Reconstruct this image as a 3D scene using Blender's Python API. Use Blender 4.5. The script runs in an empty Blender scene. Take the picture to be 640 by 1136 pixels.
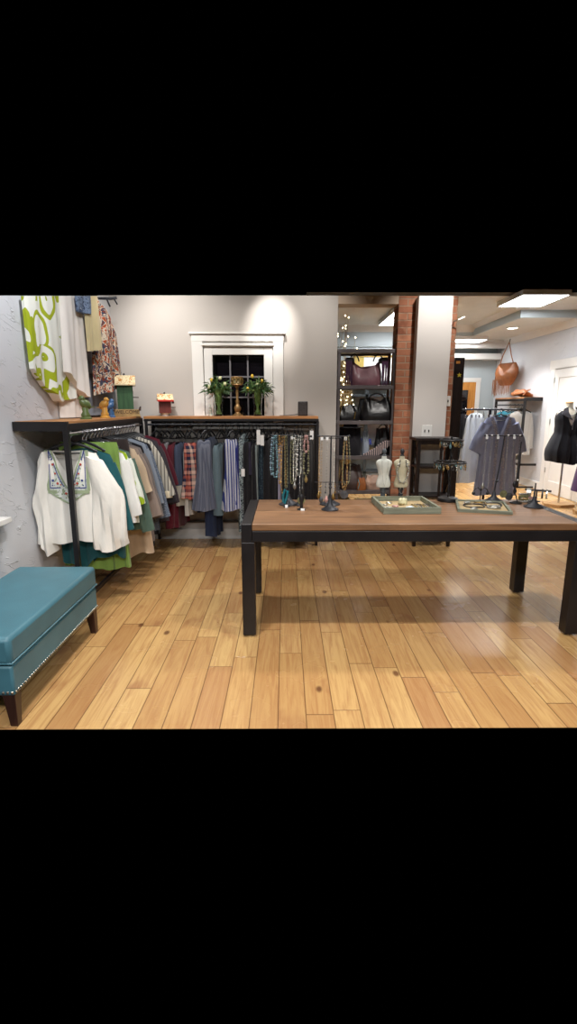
import bpy, math, random
from mathutils import Vector, Matrix
PI = math.pi
sc = bpy.context.scene
COL = sc.collection

# ------------------------------------------------------------------ camera, world, exposure, lights
cd = bpy.data.cameras.new('camera'); cam = bpy.data.objects.new('camera', cd); COL.objects.link(cam)
cam.location = (0, 0, 1.5); cam.rotation_euler = (math.radians(78), 0, math.radians(-0.313))
cd.sensor_fit = 'HORIZONTAL'; cd.sensor_width = 36; cd.lens = 36 * 550 / 640
cd.clip_start = .05; cd.clip_end = 60
sc.camera = cam
w = bpy.data.worlds.new('night'); sc.world = w; w.use_nodes = True
w.node_tree.nodes['Background'].inputs[0].default_value = (0, 0, 0, 1)
w.node_tree.nodes['Background'].inputs[1].default_value = 0
vs = sc.view_settings
vs.view_transform = 'Standard'; vs.look = 'None'; vs.gamma = 1; vs.exposure = 0.0; vs.use_curve_mapping = False

def spot(name, loc, to, power, cone, col=(1, .93, .84), blend=.6, r=.05):
    l = bpy.data.lights.new(name, 'SPOT'); o = bpy.data.objects.new(name, l); COL.objects.link(o)
    o.location = loc; l.energy = power; l.color = col; l.spot_size = math.radians(cone); l.spot_blend = blend
    l.shadow_soft_size = r
    o.rotation_euler = (Vector(to) - Vector(loc)).to_track_quat('-Z', 'Y').to_euler()
def troffer(name, loc, sx, sy, power, col=(1, .95, .9), spread=100):
    l = bpy.data.lights.new(name, 'AREA'); o = bpy.data.objects.new(name, l); COL.objects.link(o)
    o.location = loc; l.shape = 'RECTANGLE'; l.size = sx; l.size_y = sy; l.energy = power; l.color = col
    l.spread = math.radians(spread)
WARM = (1, .955, .90); COOL = (.90, .95, 1); NEUT = (1, .98, .96)
# unseen fill lamps added for missing ceiling bounce; front room downlights (all face down)
for x in (-.7, 1.3):
    troffer('ceiling_troffer', (x, -.6, 2.9), 1.2, .6, 120, NEUT, 170)
for x, y, p in ((-.6, 2.3, 105), (1.3, 2.3, 105), (-.5, 4.4, 62), (1.2, 4.3, 80)):
    spot('ceiling_downlight', (x, y, 2.95), (x, y, 0), p * 1.5, 100, WARM, .5, .07)
spot('window_wall_spotlight', (-.15, 4.85, 3.0), (-.15, 5.6, 2.32), 105, 40, WARM, 1, .03)
spot('window_wall_spotlight', (-1.3, 4.5, 3.0), (-1.1, 5.6, 2.1), 100, 80, WARM, 1, .03)
spot('window_wall_spotlight', (.4, 4.5, 3.0), (.1, 5.6, 2.1), 65, 80, WARM, 1, .03)
spot('column_spotlight', (1.60, 4.8, 3.0), (1.58, 5.5, 2.25), 75, 80, WARM, 1, .03)
spot('left_wall_spotlight', (-1.0, 3.2, 2.95), (-1.86, 4.0, 1.9), 75, 110, (.93, .96, 1), 1, .05)
spot('left_wall_spotlight', (-1.0, 1.8, 2.95), (-1.86, 2.8, 1.2), 75, 110, (.93, .96, 1), 1, .05)
spot('left_wall_spotlight', (-1.1, 4.6, 2.95), (-1.86, 5.3, 1.9), 35, 110, WARM, 1, .05)
# rear room downlights
for x, y in ((2.6, 7.0), (4.0, 7.6), (3.9, 9.25)):
    spot('rear_downlight', (x, y, 2.84), (x, y, 0), 190, 110, NEUT, .6, .08)

# ------------------------------------------------------------------ helpers
def lin(c):
    c = c / 255.0
    return c / 12.92 if c <= .04045 else ((c + .055) / 1.055) ** 2.4
def C(r, g, b): return (lin(r), lin(g), lin(b), 1)

class NT:
    def __init__(s, name):
        s.m = bpy.data.materials.new(name); s.m.use_nodes = True
        s.t = s.m.node_tree; s.b = s.t.nodes['Principled BSDF']
    def n(s, ty, **kw):
        o = s.t.nodes.new(ty)
        for k, v in kw.items(): setattr(o, k, v)
        return o
    def put(s, sock, v):
        if isinstance(v, bpy.types.NodeSocket): s.t.links.new(v, sock)
        elif v is not None: sock.default_value = v
    def coord(s): return s.n('ShaderNodeTexCoord').outputs['Object']
    def sep(s, v):
        o = s.n('ShaderNodeSeparateXYZ'); s.put(o.inputs[0], v); return o.outputs
    def comb(s, x, y, z):
        o = s.n('ShaderNodeCombineXYZ')
        for i, v in enumerate((x, y, z)): s.put(o.inputs[i], v)
        return o.outputs[0]
    def ma(s, op, a, b=None, c=None):
        o = s.n('ShaderNodeMath', operation=op); s.put(o.inputs[0], a)
        if b is not None: s.put(o.inputs[1], b)
        if c is not None: s.put(o.inputs[2], c)
        return o.outputs[0]
    def mp(s, v, sc_=(1, 1, 1), loc=(0, 0, 0), rot=(0, 0, 0)):
        o = s.n('ShaderNodeMapping'); s.put(o.inputs[0], v); o.inputs[1].default_value = loc
        o.inputs[2].default_value = rot; o.inputs[3].default_value = sc_
        return o.outputs[0]
    def noise(s, v, scale=5, detail=3, rough=.5, dist=0):
        o = s.n('ShaderNodeTexNoise'); s.put(o.inputs['Vector'], v); o.inputs['Scale'].default_value = scale
        o.inputs['Detail'].default_value = detail; o.inputs['Roughness'].default_value = rough
        o.inputs['Distortion'].default_value = dist
        return o.outputs['Fac']
    def white(s, v):
        o = s.n('ShaderNodeTexWhiteNoise'); s.put(o.inputs[0], v); return o.outputs
    def vor(s, v, scale=5, feature='F1', rnd=1):
        o = s.n('ShaderNodeTexVoronoi', feature=feature); s.put(o.inputs['Vector'], v); o.inputs['Scale'].default_value = scale
        o.inputs['Randomness'].default_value = rnd
        return o.outputs
    def mix(s, f, a, b, mode='MIX'):
        o = s.n('ShaderNodeMix', data_type='RGBA', blend_type=mode); s.put(o.inputs[0], f); s.put(o.inputs[6], a); s.put(o.inputs[7], b)
        return o.outputs[2]
    def ramp(s, f, stops, interp='LINEAR'):
        o = s.n('ShaderNodeValToRGB'); s.put(o.inputs[0], f); r = o.color_ramp; r.interpolation = interp
        while len(r.elements) < len(stops): r.elements.new(.5)
        for e, (p, c) in zip(r.elements, stops): e.position = p; e.color = c if len(c) == 4 else (*c, 1)
        return o.outputs[0]
    def bump(s, h, st=.3, d=.01):
        o = s.n('ShaderNodeBump'); o.inputs['Strength'].default_value = st; o.inputs['Distance'].default_value = d
        s.put(o.inputs['Height'], h); s.put(s.b.inputs['Normal'], o.outputs[0])
    def fin(s, col=None, rough=.6, metal=0, spec=None):
        s.put(s.b.inputs['Base Color'], col); s.put(s.b.inputs['Roughness'], rough); s.b.inputs['Metallic'].default_value = metal
        if spec is not None: s.b.inputs['Specular IOR Level'].default_value = spec
        return s.m

def mat(name, col, rough=.6, metal=0, var=.12, scale=12, bump=0, bs=60, spec=None):
    t = NT(name); co = t.coord(); c = C(*col)
    n = t.noise(co, scale, 4)
    dark = (c[0] * (1 - var * 1.6), c[1] * (1 - var * 1.6), c[2] * (1 - var * 1.6), 1)
    lite = (min(1, c[0] * (1 + var)), min(1, c[1] * (1 + var)), min(1, c[2] * (1 + var)), 1)
    cc = t.mix(t.ramp(n, [(.3, (0, 0, 0)), (.7, (1, 1, 1))]), dark, lite)
    if bump: t.bump(t.noise(co, bs, 3), bump, .01)
    return t.fin(cc, rough, metal, spec)
def cloth(name, col, var=.1, rough=.85):
    t = NT(name); co = t.coord(); c = C(*col)
    n = t.noise(t.mp(co, (3, 3, 1)), 6, 3)
    cc = t.mix(n, tuple(v * (1 - var * 2) for v in c[:3]) + (1,), tuple(min(1, v * (1 + var * 2)) for v in c[:3]) + (1,))
    t.bump(t.noise(t.mp(co, (40, 40, 8)), 4, 3), .25, .004)
    t.b.inputs['Sheen Weight'].default_value = .15
    return t.fin(cc, rough, 0, .2)
def emis(name, col, st):
    t = NT(name); t.b.inputs['Base Color'].default_value = (0.8, .8, .8, 1)
    t.b.inputs['Emission Color'].default_value = (*col, 1); t.b.inputs['Emission Strength'].default_value = st
    return t.m

class B:
    def __init__(s): s.v = []; s.f = []
    def add(s, vs_, fs):
        o = len(s.v); s.v += [tuple(p) for p in vs_]; s.f += [tuple(i + o for i in f) for f in fs]; return s
    def box(s, a, b):
        x0, y0, z0 = a; x1, y1, z1 = b
        return s.add([(x0, y0, z0), (x1, y0, z0), (x1, y1, z0), (x0, y1, z0), (x0, y0, z1), (x1, y0, z1), (x1, y1, z1), (x0, y1, z1)],
                     [(0, 3, 2, 1), (4, 5, 6, 7), (0, 1, 5, 4), (1, 2, 6, 5), (2, 3, 7, 6), (3, 0, 4, 7)])
    def prism(s, pts, axis, a, b):
        n = len(pts)
        def q(p, d): return {'x': (d, p[0], p[1]), 'y': (p[0], d, p[1]), 'z': (p[0], p[1], d)}[axis]
        return s.add([q(p, a) for p in pts] + [q(p, b) for p in pts],
                     [tuple(range(n))[::-1], tuple(range(n, 2 * n))] + [(i, (i + 1) % n, n + (i + 1) % n, n + i) for i in range(n)])
    def tube(s, pts, r, n=8, sq=(1, 1), cap=True):
        pts = [Vector(p) for p in pts]; m = len(pts)
        rs = r if isinstance(r, (list, tuple)) else [r] * m
        o = []; prev = None
        for i, p in enumerate(pts):
            d = (pts[min(i + 1, m - 1)] - pts[max(i - 1, 0)]).normalized()
            if prev is None:
                ref = Vector((0, 1, 0)) if abs(d.y) < .9 else Vector((1, 0, 0))
                u = d.cross(ref).normalized()
            else: u = (prev - d * prev.dot(d)).normalized()
            prev = u; v = d.cross(u)
            for k in range(n):
                a = 2 * PI * k / n
                o.append(p + u * math.cos(a) * rs[i] * sq[0] + v * math.sin(a) * rs[i] * sq[1])
        f = [(i * n + k, i * n + (k + 1) % n, (i + 1) * n + (k + 1) % n, (i + 1) * n + k) for i in range(m - 1) for k in range(n)]
        if cap: f += [tuple(range(n))[::-1], tuple(range((m - 1) * n, m * n))]
        return s.add(o, f)
    def lathe(s, prof, c=(0, 0, 0), n=24, sx=1, sy=1):
        o = [(c[0] + r * sx * math.cos(2 * PI * k / n), c[1] + r * sy * math.sin(2 * PI * k / n), c[2] + z) for r, z in prof for k in range(n)]
        m = len(prof)
        f = [(i * n + k, i * n + (k + 1) % n, (i + 1) * n + (k + 1) % n, (i + 1) * n + k) for i in range(m - 1) for k in range(n)]
        f += [tuple(range(n))[::-1], tuple(range((m - 1) * n, m * n))]
        return s.add(o, f)
    def ball(s, c, r, n=8, sq=(1, 1, 1)):
        m = max(4, n // 2 + 1)
        o = [(c[0], c[1], c[2] - r * sq[2])]
        for i in range(1, m):
            a = -PI / 2 + PI * i / m
            for k in range(n):
                b = 2 * PI * k / n
                o.append((c[0] + r * sq[0] * math.cos(a) * math.cos(b), c[1] + r * sq[1] * math.cos(a) * math.sin(b), c[2] + r * sq[2] * math.sin(a)))
        o.append((c[0], c[1], c[2] + r * sq[2])); L = len(o) - 1
        f = [(0, 1 + (k + 1) % n, 1 + k) for k in range(n)]
        for i in range(m - 2):
            for k in range(n): f.append((1 + i * n + k, 1 + i * n + (k + 1) % n, 1 + (i + 1) * n + (k + 1) % n, 1 + (i + 1) * n + k))
        q = 1 + (m - 2) * n
        f += [(q + k, q + (k + 1) % n, L) for k in range(n)]
        return s.add(o, f)
    def loft(s, rings, cap=(True, True)):
        n = len(rings[0]); m = len(rings)
        f = [(i * n + k, i * n + (k + 1) % n, (i + 1) * n + (k + 1) % n, (i + 1) * n + k) for i in range(m - 1) for k in range(n)]
        if cap[0]: f.append(tuple(range(n))[::-1])
        if cap[1]: f.append(tuple(range((m - 1) * n, m * n)))
        return s.add([p for r in rings for p in r], f)
    def build(s, name, m, parent=None, smooth=False, bev=0, loc=None):
        me = bpy.data.meshes.new(name); me.from_pydata(s.v, [], s.f); me.update()
        if m: me.materials.append(m)
        if smooth:
            for p in me.polygons: p.use_smooth = True
            try: me.set_sharp_from_angle(angle=math.radians(50))
            except Exception: pass
        o = bpy.data.objects.new(name, me); COL.objects.link(o)
        if parent: o.parent = parent
        if loc: o.location = loc
        if bev:
            b = o.modifiers.new('bevel', 'BEVEL'); b.width = bev; b.segments = 2; b.limit_method = 'ANGLE'
        return o

def tag(o, label, cat, group=None):
    o['label'] = label; o['category'] = cat
    if group: o['group'] = group
    return o
def thing(name, label, cat, loc=(0, 0, 0), rz=0, group=None):
    o = bpy.data.objects.new(name, None); COL.objects.link(o); o.location = loc; o.rotation_euler = (0, 0, rz)
    o.empty_display_size = .1
    return tag(o, label, cat, group)
def struct(name, b, m, **k):
    o = b.build(name, m, **k)
    if not k.get('parent'): o['kind'] = 'structure'
    return o
def copy_tree(o, parent=None):
    c = o.copy(); COL.objects.link(c)
    if parent: c.parent = parent
    for ch in [k for k in o.children]: copy_tree(ch, c)
    return c
def text(name, body, size, m, parent, loc, rot=(PI / 2, 0, 0), ex=.001):
    cu = bpy.data.curves.new(name, 'FONT'); cu.body = body; cu.size = size; cu.extrude = ex
    cu.align_x = 'CENTER'; cu.align_y = 'CENTER'; cu.materials.append(m)
    q = bpy.data.objects.new(name, cu); o = bpy.data.objects.new(name, bpy.data.meshes.new_from_object(q)); bpy.data.objects.remove(q); COL.objects.link(o); o.name = name; o.parent = parent; o.location = loc; o.rotation_euler = rot
    return o
def ztop(y): return 1.5 + .2048 * y          # the height up to which the photograph shows the shop

# ------------------------------------------------------------------ materials
def floor_mat():
    t = NT('maple_floor'); co = t.coord(); x, y, z = t.sep(co)
    W = .1385; L = 1.05
    rx = t.ma('DIVIDE', t.ma('ADD', x, .0395 + 20 * W), W)
    row = t.ma('FLOOR', rx); fx = t.ma('FRACT', rx)
    r1 = t.white(t.comb(row, 3.7, 0))[0]
    ry = t.ma('DIVIDE', t.ma('ADD', y, t.ma('MULTIPLY', r1, 7.3)), t.ma('ADD', .75, t.ma('MULTIPLY', t.white(t.comb(row, 9.1, 2))[0], .6)))
    idx = t.ma('FLOOR', ry); fy = t.ma('FRACT', ry)
    wn = t.white(t.comb(row, idx, 5.5)); r2 = wn[0]
    gv = t.comb(t.ma('ADD', t.ma('MULTIPLY', x, 26), t.ma('MULTIPLY', r2, 50)), t.ma('ADD', t.ma('MULTIPLY', y, 1.6), t.ma('MULTIPLY', r2, 31)), 0)
    grain = t.noise(gv, 1.2, 6, .65, 1.4)
    base = t.ramp(r2, [(0, C(170, 129, 82)), (.2, C(183, 144, 92)), (.5, C(192, 154, 100)), (.8, C(199, 164, 108)), (1, C(176, 134, 88))])
    c1 = t.mix(t.ramp(grain, [(.36, (.55,) * 3), (.6, (0,) * 3)]), base, C(150, 100, 62))
    blot = t.noise(t.comb(t.ma('ADD', t.ma('MULTIPLY', x, 5), t.ma('MULTIPLY', r2, 90)), t.ma('MULTIPLY', y, 1.9), r2), 1.0, 3, .6, .6)
    c2 = t.mix(t.ramp(blot, [(.60, (0,) * 3), (.78, (.7,) * 3)]), c1, C(136, 84, 56))
    kn = t.vor(t.comb(t.ma('MULTIPLY', x, 4.2), t.ma('MULTIPLY', y, 2.4), 0), 1.0)[0]
    c3 = t.mix(t.ramp(kn, [(.05, (.85,) * 3), (.10, (0,) * 3)]), c2, C(92, 54, 34))
    ex = t.ma('MINIMUM', fx, t.ma('SUBTRACT', 1, fx)); ey = t.ma('MULTIPLY', t.ma('MINIMUM', fy, t.ma('SUBTRACT', 1, fy)), 7)
    e = t.ma('MINIMUM', ex, ey)
    seam = t.ramp(e, [(.012, (1,) * 3), (.026, (0,) * 3)])
    c4 = t.mix(t.ma('MULTIPLY', seam, .75), c3, C(84, 52, 30))
    t.bump(t.ma('SUBTRACT', t.ma('MULTIPLY', grain, .08), t.ma('MULTIPLY', seam, .5)), .35, .004)
    rg = t.ma('ADD', .19, t.ma('MULTIPLY', t.noise(co, 3, 3), .14))
    return t.fin(c4, rg, 0, .42)
def plaster_mat():
    t = NT('white_skip_trowel_plaster'); co = t.coord(); x, y, z = t.sep(co)
    zz = t.ma('ADD', t.ma('ADD', z, x), t.ma('MULTIPLY', y, .28))
    v = t.comb(t.ma('MULTIPLY', y, 3.2), t.ma('MULTIPLY', zz, 9.5), 0)
    n = t.noise(v, 1.6, 2, .5, .4)
    rid = t.ramp(n, [(.5, (0,) * 3), (.514, (1,) * 3), (.528, (.1,) * 3), (.56, (0,) * 3)])
    msk = t.ramp(t.noise(t.comb(t.ma('MULTIPLY', y, 4.5), t.ma('MULTIPLY', z, 7), 7), 1.1, 2), [(.47, (0,) * 3), (.56, (1,) * 3)])
    h = t.ma('ADD', t.ma('MULTIPLY', rid, msk), t.ma('MULTIPLY', t.noise(co, 6, 4), .35))
    t.bump(h, .55, .012)
    return t.fin(C(205, 206, 210), .6, 0, .3)
def brick_mat():
    t = NT('old_red_brick'); co = t.coord(); x, y, z = t.sep(co)
    v = t.comb(t.ma('ADD', t.ma('ADD', x, y), t.ma('MULTIPLY', t.noise(co, 8, 2), .01)), t.ma('ADD', z, t.ma('MULTIPLY', t.noise(co, 12, 2), .008)), 0)
    b = t.n('ShaderNodeTexBrick'); t.put(b.inputs['Vector'], v)
    b.inputs['Color1'].default_value = C(176, 120, 92); b.inputs['Color2'].default_value = C(140, 88, 66)
    b.inputs['Mortar'].default_value = C(160, 132, 110); b.inputs['Scale'].default_value = 1
    b.inputs['Mortar Size'].default_value = .007; b.inputs['Mortar Smooth'].default_value = .3
    b.inputs['Brick Width'].default_value = .21; b.inputs['Row Height'].default_value = .073
    n = t.noise(co, 14, 4)
    c = t.mix(t.ramp(n, [(.55, (0,) * 3), (.75, (.6,) * 3)]), b.outputs['Color'], C(176, 130, 104))
    c = t.mix(t.ramp(t.noise(co, 5, 3), [(.35, (.5,) * 3), (.5, (0,) * 3)]), c, C(84, 42, 30))
    t.bump(t.ma('ADD', t.ma('MULTIPLY', b.outputs['Fac'], -1), t.ma('MULTIPLY', n, .6)), .8, .012)
    return t.fin(c, .85, 0, .2)
def wood_mat(name, a, b_, axis='x', sc_=1, rough=.45, board=None):
    t = NT(name); co = t.coord(); x, y, z = t.sep(co)
    s1 = {'x': (1.4, 18, 18), 'y': (18, 1.4, 18), 'z': (18, 18, 1.4)}[axis]
    n = t.noise(t.mp(co, tuple(k * sc_ for k in s1)), 1.5, 6, .6, 1.2)
    c = t.mix(t.ramp(n, [(.3, (0,) * 3), (.68, (1,) * 3)]), C(*b_), C(*a))
    if board:
        q = t.ma('DIVIDE', {'x': y, 'y': x, 'z': x}[axis], board); wn = t.white(t.comb(t.ma('FLOOR', q), 2.2, 0))[0]
        c = t.mix(t.ma('MULTIPLY', wn, .45), c, C(*[k * .72 for k in b_]))
        fr = t.ma('FRACT', q)
        c = t.mix(t.ramp(t.ma('MINIMUM', fr, t.ma('SUBTRACT', 1, fr)), [(.008, (1,) * 3), (.02, (0,) * 3)]), c, C(48, 30, 20))
        c = t.mix(t.ramp(t.noise(co, 2.4, 4, .6), [(.55, (0,) * 3), (.75, (.55,) * 3)]), c, C(*[k * .62 for k in b_]))
    t.bump(n, .2, .003)
    return t.fin(c, rough, 0, .4)
def steel_mat(name, col, rough=.4, metal=.6):
    return mat(name, col, rough, metal, .2, 5, .05, 40)
def stripe_mat(name, a, b_, freq, axis=0, duty=.5, extra=None):
    t = NT(name); co = t.coord(); s = t.sep(co)
    p = s[axis] if isinstance(axis, int) else t.ma('ADD', s[0], t.ma('MULTIPLY', s[1], 1.7))
    fr = t.ma('FRACT', t.ma('ADD', t.ma('MULTIPLY', p, freq), 50))
    c = t.mix(t.ma('LESS_THAN', fr, duty), C(*a), C(*b_))
    return t.fin(c, .85, 0, .2)
def dots_mat(name, base, dot, scale, th=.3, th2=None):
    t = NT(name); co = t.coord()
    d = t.vor(co, scale)[0]
    c = t.mix(t.ramp(d, [(th, (1,) * 3), (th + .06, (0,) * 3)]), C(*base), C(*dot))
    return t.fin(c, .85, 0, .2)
def blotch_mat(name, cols, scale, dist=0, feather=False, detail=2):
    t = NT(name); co = t.coord()
    n = t.noise(co, scale, detail, .6, dist)
    k = len(cols); st = [(.3 + .4 * i / max(1, k - 1), C(*c)) for i, c in enumerate(cols)]
    return t.fin(t.ramp(n, st, 'LINEAR' if feather else 'CONSTANT'), .85, 0, .2)
def bands_mat(name, stops, axis=2, lo=-1.0, hi=0):
    t = NT(name); s = t.sep(t.coord())
    q = t.ma('DIVIDE', t.ma('SUBTRACT', s[axis], lo), hi - lo)
    c = t.ramp(q, [(p, C(*c_)) for p, c_ in stops], 'CONSTANT')
    n = t.noise(t.coord(), 9, 3)
    c = t.mix(t.ma('MULTIPLY', n, .25), c, (0.02, .02, .02, 1))
    return t.fin(c, .85, 0, .2)
def plaid_mat():
    t = NT('orange_navy_plaid'); co = t.coord(); x, y, z = t.sep(co)
    u = t.ma('FRACT', t.ma('ADD', t.ma('MULTIPLY', t.ma('ADD', x, t.ma('MULTIPLY', y, 1)), 9.5), 40)); v = t.ma('FRACT', t.ma('ADD', t.ma('MULTIPLY', z, 9.0), 40))
    A = t.ramp(u, [(0, C(176, 96, 80)), (.28, C(44, 46, 68)), (.55, C(204, 178, 162)), (.8, C(44, 46, 68))], 'CONSTANT')
    Bc = t.ramp(v, [(0, C(200, 160, 144)), (.3, C(36, 38, 60)), (.6, C(170, 84, 68)), (.85, C(36, 38, 60))], 'CONSTANT')
    return t.fin(t.mix(.5, A, Bc), .85, 0, .2)
def glass_mat(name, tint=(1, 1, 1), rough=.02):
    t = NT(name); t.b.inputs['Transmission Weight'].default_value = 1; t.b.inputs['IOR'].default_value = 1.25
    return t.fin((*tint, 1), rough)

M = {}
M['floor'] = floor_mat(); M['plaster'] = plaster_mat(); M['brick'] = brick_mat()
M['wall'] = mat('warm_grey_wall_paint', (188, 182, 176), .55, 0, .015, 2, .04, 150, .3)
M['bluewall'] = mat('pale_blue_grey_paint', (180, 190, 194), .6, 0, .02, 2, .04, 120, .3)
M['colwhite'] = mat('column_white_paint', (205, 200, 196), .55, 0, .02, 2, .04, 150, .3)
M['trim'] = mat('white_gloss_trim', (226, 224, 220), .35, 0, .02, 4, 0, 1, .4)
M['ceil'] = mat('ceiling_paint', (214, 214, 208), .8, 0, .03, 3, .03, 90, .2)
M['tan'] = mat('tan_header_paint', (190, 168, 146), .7, 0, .03, 3)
M['black'] = mat('black_steel', (36, 34, 36), .38, .3, .15, 6, .04, 40)
M['espresso'] = wood_mat('espresso_wood', (40, 30, 28), (24, 18, 17), 'z', 1, .4)
M['graymetal'] = steel_mat('grey_steel', (84, 92, 98), .4, .4)
M['iron'] = mat('matte_iron', (44, 46, 52), .5, .3, .15, 10)
M['chrome'] = mat('chrome', (205, 205, 210), .22, 1, .05, 8)
M['tabletop'] = wood_mat('reclaimed_table_boards', (158, 118, 82), (112, 80, 56), 'x', .8, .45, .215)
M['shelfwood'] = wood_mat('honey_shelf_wood', (196, 140, 88), (140, 92, 54), 'x', 1, .45)
M['shelfwoody'] = wood_mat('honey_shelf_wood_long', (196, 140, 88), (140, 92, 54), 'y', 1, .45)
M['leather'] = mat('teal_vinyl', (70, 116, 130), .45, 0, .07, 7, .12, 160, .5)
M['darkleg'] = wood_mat('dark_brown_leg_wood', (66, 42, 34), (40, 25, 21), 'z', 1, .35)
M['nail'] = mat('pewter_nailhead', (176, 170, 160), .3, 1, .05)
M['blackplastic'] = mat('black_plastic', (22, 22, 24), .4, 0, .1)
M['white'] = cloth('white_cotton', (232, 230, 226), .03)
M['paper'] = mat('white_paper', (235, 235, 235), .7, 0, .02)
M['gold'] = mat('gold_tone', (158, 130, 78), .35, .9, .15, 30)
M['silver'] = mat('silver_tone', (190, 190, 186), .3, .9, .12, 30)
M['blackcloth'] = cloth('black_cloth', (22, 21, 26), .15)
M['nightglass'] = mat('night_window_glass', (16, 14, 18), .06, 0, .05, 3, 0, 1, .6)
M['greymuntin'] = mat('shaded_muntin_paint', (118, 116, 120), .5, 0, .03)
M['orangewood'] = wood_mat('orange_oak', (206, 146, 74), (170, 110, 48), 'z', 1, .45)
M['glass'] = glass_mat('clear_vase_glass', (.95, 1, .97))
M['leaf'] = mat('green_leaf', (52, 82, 40), .5, 0, .35, 14)
M['stem'] = mat('pale_green_stem', (128, 156, 84), .5, 0, .2, 20)
M['panel'] = emis('panel_light_diffuser', (.96, .98, 1), 22)
M['canglow'] = emis('downlight_bulb', (1, .9, .75), 14)
M['fairy'] = emis('fairy_bulb', (1, .82, .5), 16)

# ------------------------------------------------------------------ structure
XL, XR = -1.86, 4.67
b = B().box((XL - .05, 2.097, -.002), (XR + .1, 11.5, 0)); struct('floor', b, M['floor'])
# left wall (texture plaster), top follows the part of the room that is seen
b = B().prism([(1.9, 0), (5.62, 0), (5.62, ztop(5.6)), (1.9, ztop(1.9))], 'x', XL - .12, XL)
b2 = b; struct('wall_left', b2, M['plaster'])
# window wall with opening
def wall_holes(y0, y1, x0, x1, z0, z1, hx0, hx1, hz0, hz1):
    return (B().box((x0, y0, z0), (hx0, y1, z1)).box((hx1, y0, z0), (x1, y1, z1))
            .box((hx0, y0, z0), (hx1, y1, hz0)).box((hx0, y0, hz1), (hx1, y1, z1)))
struct('wall_back', wall_holes(5.59, 5.71, XL - .12, .557, 0, 2.647, -.80, -.22, 1.32, 2.06), M['wall'])
struct('baseboard_back', B().box((XL, 5.572, 0), (.575, 5.59, .115)).box((XL, 5.566, 0), (.581, 5.59, .03)), M['trim'], bev=.003)
struct('baseboard_left', B().box((XL, 2.1, 0), (XL + .016, 5.57, .115)), M['trim'], bev=.003)
# window 1 (back wall)
wn = B()
wn.box((-1.005, 5.545, 1.28), (-.885, 5.59, 2.20)).box((-.135, 5.545, 1.28), (-.025, 5.59, 2.20))
wn.box((-1.008, 5.542, 2.18), (-.022, 5.592, 2.252)).box((-1.03, 5.52, 2.252), (0.0, 5.593, 2.275))
wn.box((-.883, 5.564, 2.12), (-.137, 5.59, 2.178))
wn.box((-.883, 5.566, 1.30), (-.79, 5.597, 2.119)).box((-.235, 5.566, 1.30), (-.137, 5.597, 2.119)).box((-.79, 5.567, 2.045), (-.235, 5.598, 2.118))
o = struct('window_1', wn, M['trim'], bev=.004)
B().box((-.90, 5.535, 2.135), (-.12, 5.565, 2.155)).build('cornice_strip', M['trim'], o, bev=.003)
B().box((-1.02, 5.52, 1.255), (-.01, 5.59, 1.30)).build('window_sill', M['trim'], o, bev=.004)
B().box((-.80, 5.655, 1.30), (-.22, 5.66, 2.06)).build('window_pane', M['nightglass'], o)
mu = B()
for x in (-.607, -.415): mu.box((x - .008, 5.63, 1.3), (x + .008, 5.655, 2.06))
for z in (1.82, 1.60, 1.38): mu.box((-.80, 5.632, z - .008), (-.22, 5.655, z + .008))
mu.build('muntins', M['greymuntin'], o)
# window 2 on the left wall, only its right casing and sill in view
wn = B().box((XL, 2.97, .80), (XL + .028, 3.085, 1.83)).box((XL, 2.3, .80), (XL + .028, 2.4, 1.83)).box((XL, 2.3, 1.73), (XL + .028, 3.085, 1.83))
o = struct('window_2', wn, M['trim'], bev=.004)
B().box((XL, 2.24, .765), (XL + .075, 3.16, .80)).build('window_sill', M['trim'], o, bev=.004)
B().box((XL, 2.3, .66), (XL + .024, 3.07, .765)).build('apron', M['trim'], o, bev=.004)
B().box((XL - .001, 2.4, .80), (XL + .006, 2.97, 1.73)).build('window_pane', M['nightglass'], o)

# header, columns
struct('trim_1', B().box((.557, 5.60, 2.565), (1.2, 5.80, 2.648)), M['tan'])
bk = B().box((1.205, 5.62, 0), (1.84, 5.86, 2.65))
struct('column_brick', bk, M['brick'], bev=.006)
bk = B().box((1.388, 5.50, 0), (1.75, 5.619, 2.628)); struct('column_white', bk, M['colwhite'], bev=.004)
struct('baseboard_column', B().box((1.385, 5.485, 0), (1.765, 5.50, .115)).box((1.385, 5.485, 0), (1.40, 5.61, .115)), M['trim'], bev=.003)
# rear room
struct('wall_right', B().box((XR, 7.55, 0), (XR + .12, 11.52, 2.87)).prism([(6.85, 0), (7.55, 0), (7.55, 2.87), (6.85, ztop(6.7))], 'x', XR, XR + .12), M['plaster'])
struct('wall_rear', B().box((2.6, 11.4, 0), (XR + .12, 11.52, 2.9)), M['bluewall'])
struct('wall_storeroom', B().box((.2, 10.3, 0), (2.72, 10.42, 3.05)).box((2.6, 10.42, 0), (2.72, 11.4, 2.9)), M['bluewall'])
struct('ceiling', B().box((.3, 7.58, 3.05), (XR + .12, 8.25, 3.1)).box((.3, 8.25, 3.05), (3.70, 10.27, 3.1)), M['ceil'])
struct('ceiling_soffit', B().box((3.72, 8.26, 2.87), (XR, 10.27, 2.92)).box((2.6, 10.27, 2.87), (XR, 11.4, 2.92)), M['ceil'])
struct('trim_2', B().box((3.69, 8.235, 2.868), (XR, 8.262, 2.985)).box((3.69, 8.24, 2.868), (3.722, 10.27, 2.985)).box((2.6, 10.245, 2.868), (3.722, 10.272, 2.985)), M['bluewall'])
cr = B().prism([(8.235, 2.985), (8.235, 3.05), (8.13, 3.05)], 'x', 3.6, XR).prism([(10.245, 2.93), (10.245, 3.05), (10.10, 3.05)], 'x', .3, 3.69)
cr.prism([(3.69, 2.985), (3.69, 3.05), (3.59, 3.05)], 'y', 8.13, 10.25)
struct('trim_3', cr, M['trim'])
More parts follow.
